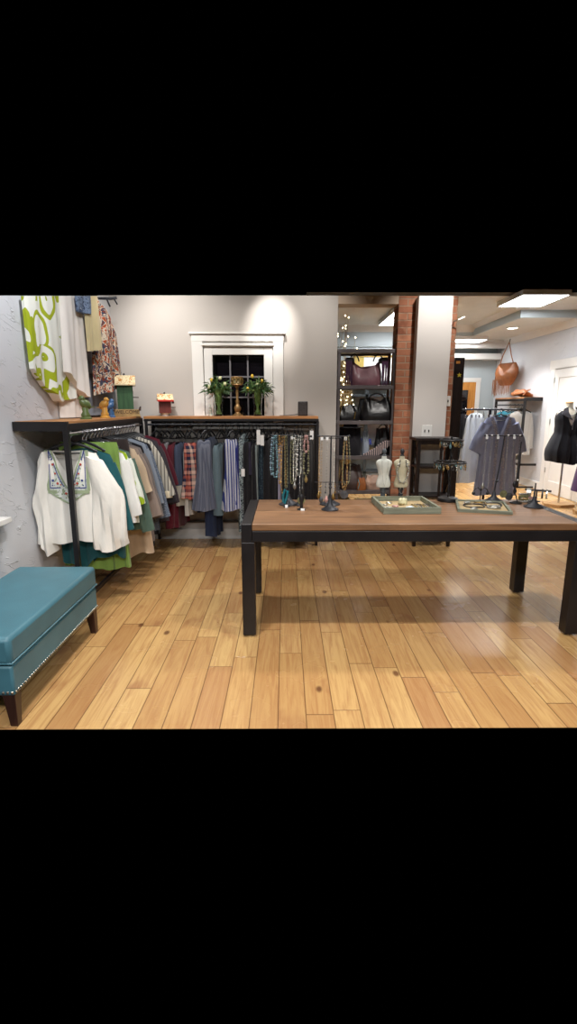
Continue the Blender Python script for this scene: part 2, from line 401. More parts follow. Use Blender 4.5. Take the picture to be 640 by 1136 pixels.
struct('trim_4', B().prism([(XR, 2.76), (XR - .02, 2.76), (XR - .10, 2.87), (XR, 2.87)], 'y', 8.26, 10.93), M['trim'])
struct('trim_5', B().box((2.72, 10.93, 2.71), (XR, 11.05, 2.87)).box((2.72, 10.91, 2.83), (XR, 10.93, 2.87)), M['trim'])
struct('trim_6', B().box((2.72, 11.12, 2.50), (XR - .02, 11.4, 2.62)), M['trim'])
struct('trim_7', B().box((.3, 10.26, 2.66), (2.6, 10.30, 2.93)), M['bluewall'])
struct('baseboard_right', B().box((XR - .018, 8.98, 0), (XR, 11.4, .14)).box((XR - .018, 6.9, 0), (XR, 7.62, .14)), M['trim'], bev=.003)
struct('baseboard_rear', B().box((2.72, 11.38, 0), (3.45, 11.4, .14)).box((4.36, 11.38, 0), (XR - .02, 11.4, .14)), M['trim'], bev=.003)
# white door on the right wall
dr = B().box((XR - .035, 8.82, 0), (XR, 8.96, 2.26)).box((XR - .035, 7.64, 0), (XR, 7.78, 2.26)).box((XR - .04, 7.6, 2.132), (XR - .0005, 9.0, 2.28))
o = struct('door_1', dr, M['trim'], bev=.004)
dl = B().box((XR - .02, 7.78, 0), (XR, 8.82, 2.13)).box((XR - .03, 7.78, .01), (XR - .018, 7.92, 2.12)).box((XR - .03, 8.68, .01), (XR - .018, 8.82, 2.12))
dl.box((XR - .03, 7.9, 1.98), (XR - .018, 8.7, 2.12)).box((XR - .03, 7.9, .95), (XR - .018, 8.7, 1.08)).box((XR - .03, 7.9, 0.01), (XR - .018, 8.7, .22))
dl.build('door_leaf', M['trim'], o, bev=.004)
hb = B()
for z in (.35, 1.2, 1.9): hb.box((XR - .04, 8.80, z), (XR - .028, 8.83, z + .09))
hb.build('hinges', M['silver'], o)
# orange door in the rear wall
dr = B().box((3.40, 11.37, 0), (3.50, 11.4, 2.12)).box((4.24, 11.37, 0), (4.34, 11.4, 2.12)).box((3.395, 11.366, 2.035), (4.345, 11.4, 2.125))
o = struct('door_2', dr, M['trim'], bev=.004)
B().box((3.50, 11.365, 0), (3.62, 11.395, 2.03)).box((4.08, 11.365, 0), (4.24, 11.395, 2.03)).box((3.505, 11.361, 1.86), (4.235, 11.392, 2.027)).box((3.505, 11.361, 0), (4.235, 11.392, .25)).build('door_leaf', M['orangewood'], o, bev=.004)
B().box((3.62, 11.385, .25), (4.08, 11.392, 1.86)).build('door_pane', M['nightglass'], o)

# ------------------------------------------------------------------ ceiling fixtures
def panel(loc, sx, sy, label, em='panel'):
    t = thing('ceiling_panel_light', label, 'ceiling light', loc, 0, 'panel lights on the rear room ceiling')
    f = B().box((-sx / 2, -sy / 2, 0), (sx / 2, -sy / 2 + .02, .07)).box((-sx / 2, sy / 2 - .02, 0), (sx / 2, sy / 2, .07))
    f.box((-sx / 2, -sy / 2 + .02, 0), (-sx / 2 + .02, sy / 2 - .02, .07)).box((sx / 2 - .02, -sy / 2 + .02, 0), (sx / 2, sy / 2 - .02, .07))
    f.box((-sx / 2 + .02, -sy / 2 + .02, .04), (sx / 2 - .02, sy / 2 - .02, .07))
    f.build('frame', M['trim'], t, bev=.002)
    B().box((-sx / 2 + .02, -sy / 2 + .02, .004), (sx / 2 - .02, sy / 2 - .02, .03)).build('diffuser', M[em], t)
panel((3.53, 7.56, 2.975), .66, .86, 'bright white ceiling panel above the white door, cut by the picture top')
panel((2.05, 9.0, 2.975), .66, 1.5, 'bright ceiling panel beside the brick column, above the fringed purple bag')
panel((3.65, 10.55, 2.80), .76, .46, 'slim bright ceiling panel on the far soffit above the orange door')
t = thing('recessed_downlight', 'small round recessed downlight in the soffit above the hanging brown bag', 'ceiling light', (4.02, 9.25, 2.858))
B().lathe([(.115, .012), (.115, 0), (.085, -.004), (.08, .012)], n=24).build('trim_ring', M['trim'], t, True)
B().lathe([(.08, .004), (.078, .002)], n=24).build('lens', M['canglow'], t)

# ------------------------------------------------------------------ switch plates, hook
def plate(loc, w_, h, n, label):
    t = thing('switch_plate', label, 'switch', loc)
    B().box((-w_ / 2, -.006, -h / 2), (w_ / 2, 0, h / 2)).build('cover_plate', M['trim'], t, bev=.003)
    for i in range(n):
        x = (i - (n - 1) / 2) * .045
        g = B().box((x - .006, -.014, -.013), (x + .006, -.006, .013)).build('toggle', M['blackplastic'], t, bev=.001)
plate((1.545, 5.4995, 1.24), .115, .125, 2, 'white double switch plate on the white column above the black bookcase')
plate((1.795, 5.6195, 1.56), .06, .11, 1, 'small white plate on the brick strip right of the white column')
hk = B().tube([(0, 0, 0), (-.02, -.06, 0), (.02, -.10, .02), (.08, -.12, .04)], .006, 6)
tag(hk.build('wall_hook', M['silver'], loc=(1.80, 5.62, 2.38)), 'thin silver hook high on the brick strip beside the white column', 'hook')

# ------------------------------------------------------------------ big display table
t = thing('display_table', 'long wooden display table with black steel legs covered in jewellery', 'table', (.83, 3.48, 0))
lx, fy = 1.115, .425
B().box((-1.045, -fy, .728), (1.045, fy, .772)).build('table_top', M['tabletop'], t, bev=.005)
fr = B().box((-1.045, -fy, .655), (1.045, -fy + .05, .725)).box((-1.045, fy - .05, .655), (1.045, fy, .725))
fr.build('apron', M['black'], t, bev=.003)
for s in (-1, 1):
    B().box((min(s * 1.047, s * lx), -fy, .652), (max(s * 1.047, s * lx), fy, .771)).build('end_rail', M['black'], t, bev=.003)
    for q in (-1, 1):
        x0, x1 = sorted((s * lx, s * (lx - .085))); y0, y1 = sorted((q * fy, q * (fy - .085)))
        lg = B().box((x0, y0, .014), (x1, y1, .651)).build('leg', M['black'], t, bev=.004)
        B().lathe([(.026, 0), (.028, .006), (.02, .014)], ((x0 + x1) / 2, (y0 + y1) / 2, 0), 12).build('foot_glide', M['chrome'], lg)

# ------------------------------------------------------------------ teal bench
t = thing('storage_bench', 'teal vinyl upholstered bench with nailhead trim against the white wall', 'bench', (-1.525, 2.635, 0))
hx, hy = .25, .525
B().box((-hx, -hy, .165), (hx, hy, .318)).build('bench_body', M['leather'], t, True, bev=.012)
B().box((-hx - .006, -hy - .006, .325), (hx + .006, hy + .006, .462)).build('lid_cushion', M['leather'], t, True, bev=.022)
pp = B().tube([(-hx - .004, -hy - .004, .333), (hx + .004, -hy - .004, .333), (hx + .004, hy + .004, .333), (-hx - .004, hy + .004, .333), (-hx - .004, -hy - .004, .333)], .005, 6)
pp.build('welt', M['leather'], t, True)
nb = B()
k = 0
for i in range(50):
    y = -hy + .012 + i * (2 * hy - .024) / 49; nb.ball((hx + .001, y, .185), .0075, 6)
for i in range(24):
    x = -hx + .012 + i * (2 * hx - .024) / 23; nb.ball((x, -hy - .001, .185), .0075, 6)
nb.build('nailhead_trim', M['nail'], t, True)
for sx in (-1, 1):
    for sy in (-1, 1):
        a = [(sx * (hx - .065), sy * (hy - .065)), (sx * (hx - .005), sy * (hy - .065)), (sx * (hx - .005), sy * (hy - .005)), (sx * (hx - .065), sy * (hy - .005))]
        c = [(sx * (hx - .045), sy * (hy - .045)), (sx * (hx - .008), sy * (hy - .045)), (sx * (hx - .008), sy * (hy - .008)), (sx * (hx - .045), sy * (hy - .008))]
        B().loft([[(p[0], p[1], 0) for p in c], [(p[0], p[1], .168) for p in a]]).build('leg', M['darkleg'], t, bev=.003)

# ------------------------------------------------------------------ wall racks (shelf + rod)
t = thing('clothes_rack', 'black steel clothing rack with wooden shelf along the white textured wall', 'clothes rack', (-1.68, 3.42, 0))
B().box((-.17, .02, 1.378), (.18, 1.83, 1.402)).build('shelf_board', M['shelfwoody'], t, bev=.002)
fr = B().box((-.175, 0, 1.335), (.195, .035, 1.40)).box((.165, .035, 1.335), (.195, 1.83, 1.385)).box((-.175, .035, 1.335), (-.15, 1.83, 1.378))
fr.build('top_frame', M['black'], t, bev=.002)
for x, y in ((.16, 0), (.16, 1.80), (-.172, 0)):
    if x > 0: B().box((x, y, 0), (x + .035, y + .035, 1.34)).build('post', M['black'], t, bev=.002)
B().box((.165, .035, .07), (.19, 1.80, .1)).build('lower_rail', M['black'], t, bev=.002)
B().tube([(.185, .03, 1.315), (.185, 1.80, 1.315)], .013, 10).build('hanging_rod', M['chrome'], t, True)
t = thing('clothes_rack', 'black steel clothing rack with wooden shelf under the window wall', 'clothes rack', (-.58, 5.26, 0))
B().box((-.90, .0, 1.375), (.92, .31, 1.402)).build('shelf_board', M['shelfwood'], t, bev=.002)
fr = B().box((-.90, -.005, 1.35), (.925, .02, 1.374)).box((-.90, .29, 1.33), (.925, .31, 1.374)).box((.90, .02, 1.33), (.925, .29, 1.374))
fr.build('top_frame', M['black'], t, bev=.002)
for x in (-.895, .90):
    for y in (0, .28): B().box((x, y, 0), (x + .028, y + .028, 1.35)).build('post', M['black'], t, bev=.002)
B().box((-.867, .286, .20), (.90, .308, .225)).box((-.867, .286, .68), (.9, .308, .70)).build('lower_rail', M['black'], t, bev=.002)
B().tube([(-.87, .014, 1.317), (.90, .014, 1.317)], .010, 10).build('hanging_rod', M['iron'], t, True)

# ------------------------------------------------------------------ garments
def gfun(rows, slope, fold, kf, seed, neck, hemwave):
    L = rows[-1][0]; rnd = random.Random(seed); ph = [rnd.uniform(0, 6.28) for _ in range(4)]
    def rw(v):
        for (a, b1, c1), (d, e, f) in zip(rows, rows[1:]):
            if v <= d + 1e-6:
                q = (v - a) / (d - a); q = q * q * (3 - 2 * q) if False else q
                return b1 + (e - b1) * q, c1 + (f - c1) * q
        return rows[-1][1], rows[-1][2]
    def P(v, th):
        hw, hd = rw(v); c, s_ = math.cos(th), math.sin(th); q = v / L
        x = hw * math.copysign(abs(c) ** .8, c); y = hd * math.copysign(abs(s_) ** .65, s_)
        u = x / max(hw, .01)
        am = fold * (.2 + .8 * q) * min(1, v / .08)
        wv = math.sin(kf * u + ph[0] + (0 if s_ < 0 else 2)) + .5 * math.sin(kf * 2.3 * u + ph[1] + q * 1.3)
        y += am * wv * (1 if s_ < 0 else .8)
        x += fold * .4 * q * math.sin(th * 5 + ph[2])
        z = -v - slope * abs(x) * max(0, 1 - v / (.5 * L))
        if abs(x) < neck[0]:
            d = (neck[1] if s_ < 0 else neck[2]) * (1 - abs(x) / neck[0])
            z -= d * max(0, 1 - v / (L * .55))
        z -= hemwave * q * q * (math.sin(3 * u + ph[3]) + .4 * math.sin(9 * u + ph[1]))
        return (x, y, z)
    return P, L
def gmesh(rows, slope=.35, fold=.013, kf=9, seed=1, neck=(.07, .06, .02), sleeves=(), hemwave=.008, n=56, m=22):
    P, L = gfun(rows, slope, fold, kf, seed, neck, hemwave)
    b = B(); rings = [[P(L * i / (m - 1), 2 * PI * k / n) for k in range(n)] for i in range(m)]
    b.loft(rings, (False, False))
    rnd = random.Random(seed + 5)
    for sl in sleeves:
        sd, du, dv, r0, r1 = sl[:5]; drape = sl[5] if len(sl) > 5 else 0
        hw = rows[0][1]; x0 = sd * (hw - .035); z0 = -slope * hw - r0 * .9
        pts = []; rs = []
        K = 9
        for i in range(K):
            q = i / (K - 1)
            pts.append((x0 + sd * du * (q ** .8), -.004 + .006 * math.sin(5 * q + seed), z0 - dv * q)); rs.append(r0 + (r1 - r0) * q + .004 * math.sin(9 * q + seed))
        N = 20; rr = []
        for i, p in enumerate(pts):
            q = i / (K - 1); d = Vector((sd * du, 0, -dv)).normalized(); nx = Vector((-d.z, 0, d.x))
            rr.append([tuple(Vector(p) + nx * rs[i] * math.cos(a) + Vector((0, 1, 0)) * rs[i] * .42 * math.sin(a) * (1 + .25 * math.sin(4 * a + q * 5))
                             + Vector((0, 0, -drape * q * (.5 + .5 * math.cos(a * 1 if sd > 0 else a))))) for a in [2 * PI * j / N for j in range(N)]])
        b.loft(rr, (True, False))
    return b
HANG = {}
import re
def short(lab): return re.split(r' (?:behind|on|in|between|left|right|hanging|under|beside|near|nearest|leftmost|flaring|directly|clipped|from|just|longest|with|seen|hung)\b', lab)[0].split(',')[0]

def hanger(x, y, z, rz, label, group, hw=.19, chrome=True, clip=False):
    """hook centre on the rod at (x,y,z)"""
    key = (hw, clip, chrome)
    if key not in HANG:
        t = thing('clothes_hanger', label, 'hanger', (x, y, z), rz, group)
        if clip:
            b = B().tube([(-hw, 0, -.085), (hw, 0, -.085)], .004, 6)
        else:
            b = B().tube([(-hw, 0, -.135), (-hw * .55, 0, -.095), (0, 0, -.062), (hw * .55, 0, -.095), (hw, 0, -.135)], [.009, .011, .010, .011, .009], 8, (1, .6))
            b.tube([(-hw * .9, 0, -.14), (0, 0, -.146), (hw * .9, 0, -.14)], .005, 6)
        b.build('hanger_bar', M['chrome'] if clip else M['blackplastic'], t, True)
        h = [(0, 0, -.066), (0, 0, -.035)] + [(.022 * math.sin(a), 0, .000 - .022 * math.cos(a)) for a in [PI * k / 8 for k in range(1, 14)]]
        h = [(p[0] , p[1], p[2] - .006) for p in h]
        B().tube(h, .004, 6).build('hook', M['chrome'] if chrome else M['blackplastic'], t, True)
        if clip:
            for s in (-1, 1): B().box((s * hw * .8 - .014, -.008, -.115), (s * hw * .8 + .014, .008, -.07)).build('clip', M['chrome'], t, bev=.003)
        HANG[key] = t; return t
    c = copy_tree(HANG[key]); c.location = (x, y, z); c.rotation_euler = (0, 0, rz); tag(c, label, 'hanger', group); return c
def garment(name, label, cat, m, loc, rz, group=None, tagm=False, **k):
    o = gmesh(**k).build(name, m, None, True); o.location = loc; o.rotation_euler = (0, 0, rz)
    return tag(o, label, cat, group)

# ---- left rack
RX, RZ = -1.495, 1.315
LG = 'garments hanging on the rack by the white textured wall'
LHG = 'hangers on the rod by the white wall'
LHL = 'hanger with chrome hook on the rod of the rack by the white wall'
M['gauze'] = cloth('white_gauze', (226, 222, 214), .05)
M['lime'] = cloth('lime_green', (120, 150, 72), .16); M['tealc'] = cloth('deep_teal', (30, 82, 88), .15)
M['sage'] = cloth('dark_sage', (82, 104, 92), .12); M['brownc'] = cloth('dark_brown', (58, 48, 46), .15)
M['beige'] = cloth('peach_beige', (200, 176, 148), .1); M['taupe'] = cloth('taupe', (142, 126, 116), .1)
M['taupe2'] = cloth('grey_taupe', (120, 110, 106), .1); M['blueg'] = dots_mat('blue_grey_fleck', (96, 106, 122), (140, 148, 160), 90, .3)
M['blueg2'] = cloth('pale_blue_grey', (134, 142, 154), .08); M['creamst'] = stripe_mat('cream_grey_stripe', (196, 190, 176), (120, 116, 110), 34, 0, .35)
M['charcoal'] = cloth('charcoal', (50, 48, 54), .15); M['mauve'] = cloth('charcoal_mauve', (62, 54, 60), .15); M['maroon'] = cloth('maroon', (84, 24, 38), .15)
M['ygreen'] = dots_mat('white_yellow_green_floral', (218, 222, 212), (150, 176, 40), 9, .34)
M['lace'] = cloth('cream_lace', (222, 206, 176), .08)

# blouse
bl_rows = [(0, .20, .02), (.06, .225, .04), (.2, .235, .052), (.4, .25, .056), (.6, .27, .06), (.70, .28, .06)]
bP, bL = gfun(bl_rows, .22, .010, 9, 3, (.11, .22, .03), .014)
b = gmesh(bl_rows, .22, .010, 9, 3, (.11, .22, .03), [], .014, 90, 34)
# poncho sleeves: wide hanging panels left and right
for sd in (-1, 1):
    rings = []
    for i in range(14):
        q = i / 13
        z = -.045 - .70 * q * (1.0 if sd < 0 else 1.01) - (.02 * math.sin(q * 9 + sd))
        wi = .10 + (.05 * math.sin(min(1, q * 1.6) * PI / 2))
        out = (.17 + .095 * math.sin(min(1, q / .55) * PI / 2) * 1.12 - max(0, q - .55) * .07) if sd < 0 else (.25 + .145 * math.sin(min(1, q / .5) * PI / 2) + max(0, q - .6) * .02)
        inn = .13
        rg = []
        for k in range(26):
            a = 2 * PI * k / 26; u = .5 + .5 * math.cos(a)
            x = inn + (out - inn) * u
            zz = z - .05 * (1 - abs(2 * u - 1)) * q + (.03 * u if q > .9 else 0)
            y = -.022 + .045 * math.sin(a) + .016 * math.sin(x * 85 + q * 3 + sd) * (q + .25) + .012 * math.sin(x * 30 - q * 8)
            rg.append((sd * x, y, zz - .40 * max(0, x - .15) * (1 - q)))
        rings.append(rg)
    b.loft(rings, (True, False))
bo = b.build('embroidered_blouse', M['gauze'], None, True); bo.location = (-1.57, 3.60, 1.215)
tag(bo, 'sheer white tunic blouse with green embroidered neckline hung behind the front post', 'blouse')
def fronty(x, v, P=bP, L=bL):
    best = None; hw = .235
    th = -PI / 2
    lo, hi = -PI + 1e-3, -1e-3
    for _ in range(26):
        md = (lo + hi) / 2
        if P(v, md)[0] < x: lo = md
        else: hi = md
    return P(v, (lo + hi) / 2)[1]
def patch(xs_fn, v0, v1, off, n=16, m=6):
    """quad strip on the blouse front between x0(v)..x1(v), z taken as -v"""
    o = B(); vs_ = []; fs = []
    for i in range(n + 1):
        v = v0 + (v1 - v0) * i / n; x0, x1 = xs_fn(v)
        for j in range(m + 1):
            x = x0 + (x1 - x0) * j / m
            vs_.append((x, min(fronty(x, max(.02, v - .05)), -.030) - off, -v - .02))
    for i in range(n):
        for j in range(m):
            a = i * (m + 1) + j; fs.append((a, a + 1, a + m + 2, a + m + 1))
    return o.add(vs_, fs)
M['yoke'] = dots_mat('embroidered_pale_ground', (198, 202, 196), (124, 140, 112), 60, .3)
M['ygr'] = cloth('sage_border', (146, 158, 128), .1); M['yblue'] = cloth('blue_piping', (62, 72, 130), .1)
M['yred'] = cloth('red_motif', (176, 72, 60), .1)
for sd in (-1, 1):
    def ine(v): return max(.001, .105 * (1 - max(0, v - .0) / .27) ** .8) if v < .27 else .001
    def oute(v): return .150 if v < .29 else max(.004, .150 - (v - .29) * 1.5)
    def xf(v):
        a, c = sd * ine(v), sd * oute(v); return (min(a, c), max(a, c))
    patch(xf, .0, .385, .004, 22, 8).build('embroidered_yoke', M['yoke'], bo)
    gb = B()
    for (f0, f1, va, vb) in ((lambda v: oute(v) - .016, lambda v: oute(v) + .006, 0, .385), (lambda v: .03, lambda v: .15, .285, .31), (ine, lambda v: ine(v) + .012, 0, .26)):
        g = patch(lambda v: tuple(sorted((sd * f0(v), sd * f1(v)))), va, vb, .007, 16, 2); gb.add(g.v, g.f)
    gb.build('green_border', M['ygr'], bo)
    gb = B()
    for (f0, f1, va, vb) in ((lambda v: .124, lambda v: .130, 0, .27), (lambda v: .05, lambda v: .13, .264, .271), (lambda v: ine(v) + .018, lambda v: ine(v) + .025, 0, .26)):
        g = patch(lambda v: tuple(sorted((sd * f0(v), sd * f1(v)))), va, vb, .0075, 14, 2); gb.add(g.v, g.f)
    gb.build('blue_line', M['yblue'], bo)
    for (x, v, r) in ((.100, .10, .012), (.085, .165, .010), (.07, .235, .012), (.05, .245, .007), (.02, .31, .012)):
        B().ball((sd * x, min(-.036, fronty(sd * x, v)) - .006, -v - .02), r * .75, 8, (1, .2, 1)).build('red_flower_motif', M['yred'], bo)
    for (x, v, r) in ((.108, .065, .008), (.105, .215, .012), (.11, .25, .007)):
        B().ball((sd * x, min(-.036, fronty(sd * x, v)) - .006, -v - .02), r * .75, 8, (1, .2, 1)).build('blue_flower_motif', M['yblue'], bo)
hanger(RX - .055, 3.60, RZ + .0, 0, 'wide black hanger inside the embroidered white blouse', LHG)

SL = lambda du=.10, dv=.42, r0=.075, r1=.05: [(-1, du * .6, dv, r0, r1), (1, du + .035, dv, r0, r1)]
def skirt_rows(L, w0, w1, d=.03): return [(0, w0, .012), (.04, w0 + .01, d * .7), (L * .5, (w0 + w1) / 2, d), (L, w1, d * 1.1)]
def top_rows(L, w1=.25, w2=.27, d=.032): return [(0, .19, .012), (.05, .21, d * .8), (L * .35, w1 - .01, d), (L, w2, d * 1.1)]
left = [
 # y, name, label, cat, mat, dict, clip
 (3.69, 'tunic', 'long deep teal tunic directly behind the white embroidered blouse', 'tunic', 'tealc', dict(rows=top_rows(.88, .27, .25), sleeves=SL(.09, .5, .08, .06), hemwave=.05), 0, .05),
 (3.76, 'pleated_skirt', 'lime green pleated long skirt behind the teal tunic', 'skirt', 'lime', dict(rows=skirt_rows(.98, .22, .27), slope=0, neck=(.01, 0, 0), fold=.014, kf=22, hemwave=.015), 1, 0),
 (3.84, 'shirt', 'white collared shirt behind the lime green skirt, nearest wholly white shirt', 'shirt', 'white', dict(rows=top_rows(.60), sleeves=SL(.08, .42)), 0, .06),
 (3.91, 'blouse', 'white blouse printed with yellow green leaves behind the white shirt', 'blouse', 'ygreen', dict(rows=top_rows(.62), sleeves=SL(.09, .35)), 0, .06),
 (3.98, 'jacket', 'dark sage green jacket with a long sleeve on the wall rack', 'jacket', 'sage', dict(rows=top_rows(.70, .27, .28, .04), sleeves=SL(.12, .58, .08, .06)), 0, .06),
 (4.06, 'skirt', 'dark brown skirt clipped up high behind the sage jacket', 'skirt', 'brownc', dict(rows=skirt_rows(.6, .16, .2), slope=0, neck=(.01, 0, 0)), 1, 0),
 (4.13, 'dress', 'peach beige dress with a ruffled low hem behind the sage jacket', 'dress', 'beige', dict(rows=top_rows(.98, .25, .30), sleeves=SL(.08, .3), hemwave=.03, fold=.014), 0, .05),
 (4.21, 'shirt', 'taupe long sleeved shirt in front of the grey taupe cardigan', 'shirt', 'taupe', dict(rows=top_rows(.78), sleeves=SL(.12, .52, .075, .055)), 0, .05),
 (4.29, 'cardigan', 'grey taupe long cardigan on the wall rack behind the taupe shirt', 'cardigan', 'taupe2', dict(rows=top_rows(.90), sleeves=SL(.12, .55, .075, .05)), 0, .05),
 (4.37, 'vest', 'black vest between the taupe cardigan and the pale blue grey top', 'vest', 'blackcloth', dict(rows=top_rows(.6, .2, .22)), 0, .03),
 (4.44, 'sweater', 'pale blue grey sweater with a high collar on the wall rack', 'sweater', 'blueg2', dict(rows=top_rows(.66), sleeves=SL(.11, .48)), 0, 0),
 (4.52, 'tunic', 'flecked blue grey long tunic behind the pale blue grey sweater', 'tunic', 'blueg', dict(rows=top_rows(.86, .26, .27), sleeves=SL(.13, .60, .08, .06)), 0, .03),
 (4.60, 'dress', 'black dress between the flecked tunic and the striped cream shirt', 'dress', 'blackcloth', dict(rows=top_rows(.92, .23, .24)), 0, .03),
 (4.68, 'shirt', 'cream and grey pinstriped shirt with beige cuffs on the wall rack', 'shirt', 'creamst', dict(rows=top_rows(.6), sleeves=SL(.15, .46, .07, .055)), 0, 0),
 (4.77, 'sweater', 'charcoal sweater behind the pinstriped cream shirt', 'sweater', 'charcoal', dict(rows=top_rows(.82), sleeves=SL(.14, .52)), 0, .02),
 (4.86, 'cardigan', 'charcoal mauve cardigan behind the charcoal sweater', 'cardigan', 'mauve', dict(rows=top_rows(.86), sleeves=SL(.15, .55)), 0, .02),
 (4.95, 'blouse', 'maroon blouse behind the charcoal mauve cardigan near the corner', 'blouse', 'maroon', dict(rows=top_rows(.62), sleeves=SL(.13, .4)), 0, .0),
]
for i, (y, nm, lab, cat, mk, kw, clip, dz) in enumerate(left):
    rz = ((i * 37) % 9 - 4) * .025
    garment(nm, lab, cat, M[mk], (RX + (.05 if y > 3.8 else .01), y, RZ - (.075 if clip else .065) - dz * .6 + 0), rz, LG, seed=i + 11, **kw)
    hanger(RX, y, RZ, rz, 'chrome hooked hanger holding the ' + short(lab) + ' by the white wall', LHG, .15 if clip else .165, True, bool(clip))
# beige cuffs of the striped shirt, yellow trim of the jacket, white tag
t_ = [o for o in bpy.data.objects if o.name.startswith('shirt') and o.get('label', '').startswith('cream and grey')][0]
for s in (-1, 1): B().lathe([(.062, -.62), (.06, -.56), (.052, -.555)], (s * .30, -.004, .02), 16, 1, .5).build('cuff', M['lace'], t_, True)

# ---- back rack, seen edge on
BX0 = 5.275
M['greytop'] = bands_mat('grey_over_pale_blue', [(0, (132, 164, 198)), (.55, (122, 120, 122))], 2, -.66, 0)
M['burg'] = cloth('burgundy', (88, 22, 36), .14)
M['slatecream'] = bands_mat('slate_over_cream', [(0, (206, 200, 186)), (.36, (70, 78, 98))], 2, -.72, 0)
M['creampl'] = cloth('cream_pleated', (204, 198, 188), .1); M['plaid'] = plaid_mat()
M['navydot'] = dots_mat('navy_dotted', (38, 42, 60), (86, 92, 112), 70, .22); M['greyblue'] = stripe_mat('grey_blue_pinstripe', (112, 116, 130), (92, 96, 112), 60, 1, .5)
M['navy'] = cloth('dark_navy', (32, 42, 66), .2); M['seafoam'] = cloth('faded_teal', (98, 116, 124), .12)
M['bluestripe'] = stripe_mat('white_blue_stripe', (190, 192, 204), (62, 72, 134), 38, 0, .45)
M['cobalt'] = cloth('cobalt', (34, 38, 108), .12); M['bwpattern'] = blotch_mat('ivory_navy_print', [(34, 40, 54), (150, 164, 166), (40, 46, 62), (176, 184, 184)], 32, 1)
M['aubergine'] = cloth('dark_aubergine', (42, 38, 54), .15); M['greygreen'] = cloth('grey_green', (116, 126, 126), .1)
M['tealdot'] = dots_mat('dark_teal_dots', (34, 46, 58), (84, 108, 116), 80, .25); M['lav'] = cloth('lavender', (168, 162, 186), .08)
BG = 'garments hanging on the rack under the window'
BHG = 'hangers on the rod under the window'; BHL = 'black hanger crowded on the rod of the rack under the window'
def X5(px): return (px - 317) * .00938
def Z5(py): return 1.5 - (py - 451) * .00917
def fr_(wd, L, d=.03, w2=None): return [(0, wd * .9, d * .4), (.05, wd, d * .8), (L * .45, wd * 1.02, d), (L, (w2 or wd * 1.05), d * 1.15)]
back = [
 # px, top py, bottom py, half width, thickness, angle, name, label, mat, extra
 (172, 490, 575, .18, .035, 1.25, 'sweater', 'charcoal sweater in the dark corner beside the grey and pale blue skirt', 'charcoal', {}),
 (184, 489, 557, .15, .05, 1.35, 'skirt', 'grey top with a pale blue lower half, leftmost bright piece under the window shelf', 'greytop', {}),
 (192, 489, 588, .17, .055, 1.4, 'dress', 'long burgundy dress hanging on the rack under the window shelf', 'burg', {'w2': .26}),
 (199, 489, 562, .16, .045, 1.4, 'tunic', 'slate blue tunic with a cream lower half beside the burgundy dress', 'slatecream', {}),
 (207, 492, 575, .15, .035, 1.5, 'skirt', 'pale cream pleated skirt behind the orange plaid shirt', 'creampl', {}),
 (212, 489, 553, .07, .04, .45, 'shirt', 'orange navy and cream plaid shirt', 'plaid', {'w2': .12, 'fold': .016}),
 (220, 492, 570, .14, .03, 1.5, 'blouse', 'navy dotted blouse between the plaid shirt and grey blue shirt', 'navydot', {}),
 (227, 486, 567, .075, .05, .35, 'shirt', 'grey blue pinstriped shirt flaring out at its hem', 'greyblue', {'w2': .15, 'fold': .014}),
 (233, 483, 600, .15, .05, 1.3, 'maxi_dress', 'floor length dark navy dress under the left vase, longest in its row', 'navy', {}),
 (243, 490, 573, .15, .055, 1.3, 'dress', 'faded teal grey dress left of the blue striped shirt', 'seafoam', {}),
 (250, 488, 560, .14, .03, 1.5, 'skirt', 'black skirt between the faded teal dress and striped shirt', 'blackcloth', {}),
 (252, 488, 513, .05, .05, 1.2, 'camisole', 'small cream lace camisole left of the blue striped shirt', 'lace', {}),
 (257, 485, 567, .07, .05, .4, 'shirt', 'white shirt with wavy blue vertical stripes', 'bluestripe', {'w2': .12, 'fold': .014}),
 (265, 489, 560, .16, .04, 1.4, 'blouse', 'vivid cobalt blue blouse right of the striped shirt', 'cobalt', {}),
 (270, 479, 594, .15, .045, 1.4, 'maxi_dress', 'long ivory and navy printed dress behind the table corner', 'bwpattern', {}),
 (276, 486, 585, .17, .05, 1.35, 'dress', 'black dress right of the long ivory and navy printed dress', 'blackcloth', {}),
 (280, 488, 526, .15, .04, 1.2, 'cardigan', 'short dark aubergine cardigan in front of black dresses', 'aubergine', {}),
 (284, 488, 588, .16, .035, 1.4, 'dress', 'black dress left of the narrow grey green dress', 'blackcloth', {}),
 (287, 490, 580, .15, .03, 1.35, 'dress', 'narrow grey green dress under the white price tags', 'greygreen', {}),
 (292, 485, 570, .16, .04, 1.4, 'dress', 'dark teal dotted dress left of the turquoise necklace', 'tealdot', {}),
 (299, 484, 588, .17, .05, 1.35, 'dress', 'black pleated dress just left of the turquoise necklace', 'blackcloth', {'fold': .012}),
 (307, 488, 580, .16, .04, 1.3, 'dress', 'black dress behind the turquoise necklace', 'blackcloth', {}),
 (313, 492, 560, .13, .025, 1.3, 'scarf', 'pale lavender piece hanging low behind the necklaces', 'lav', {}),
 (319, 486, 590, .17, .045, 1.4, 'dress', 'black dress behind the gold chain necklaces', 'blackcloth', {}),
 (327, 486, 597, .17, .045, 1.4, 'maxi_dress', 'black dress with a frayed low hem behind the silver necklaces', 'blackcloth', {'hemwave': .03}),
 (335, 486, 597, .17, .045, 1.35, 'maxi_dress', 'black dress with a frayed low hem under the white hanging tags', 'blackcloth', {'hemwave': .03}),
 (343, 486, 590, .17, .04, 1.3, 'dress', 'black dress nearest the right post of the window rack', 'blackcloth', {}),
]
backobj = []
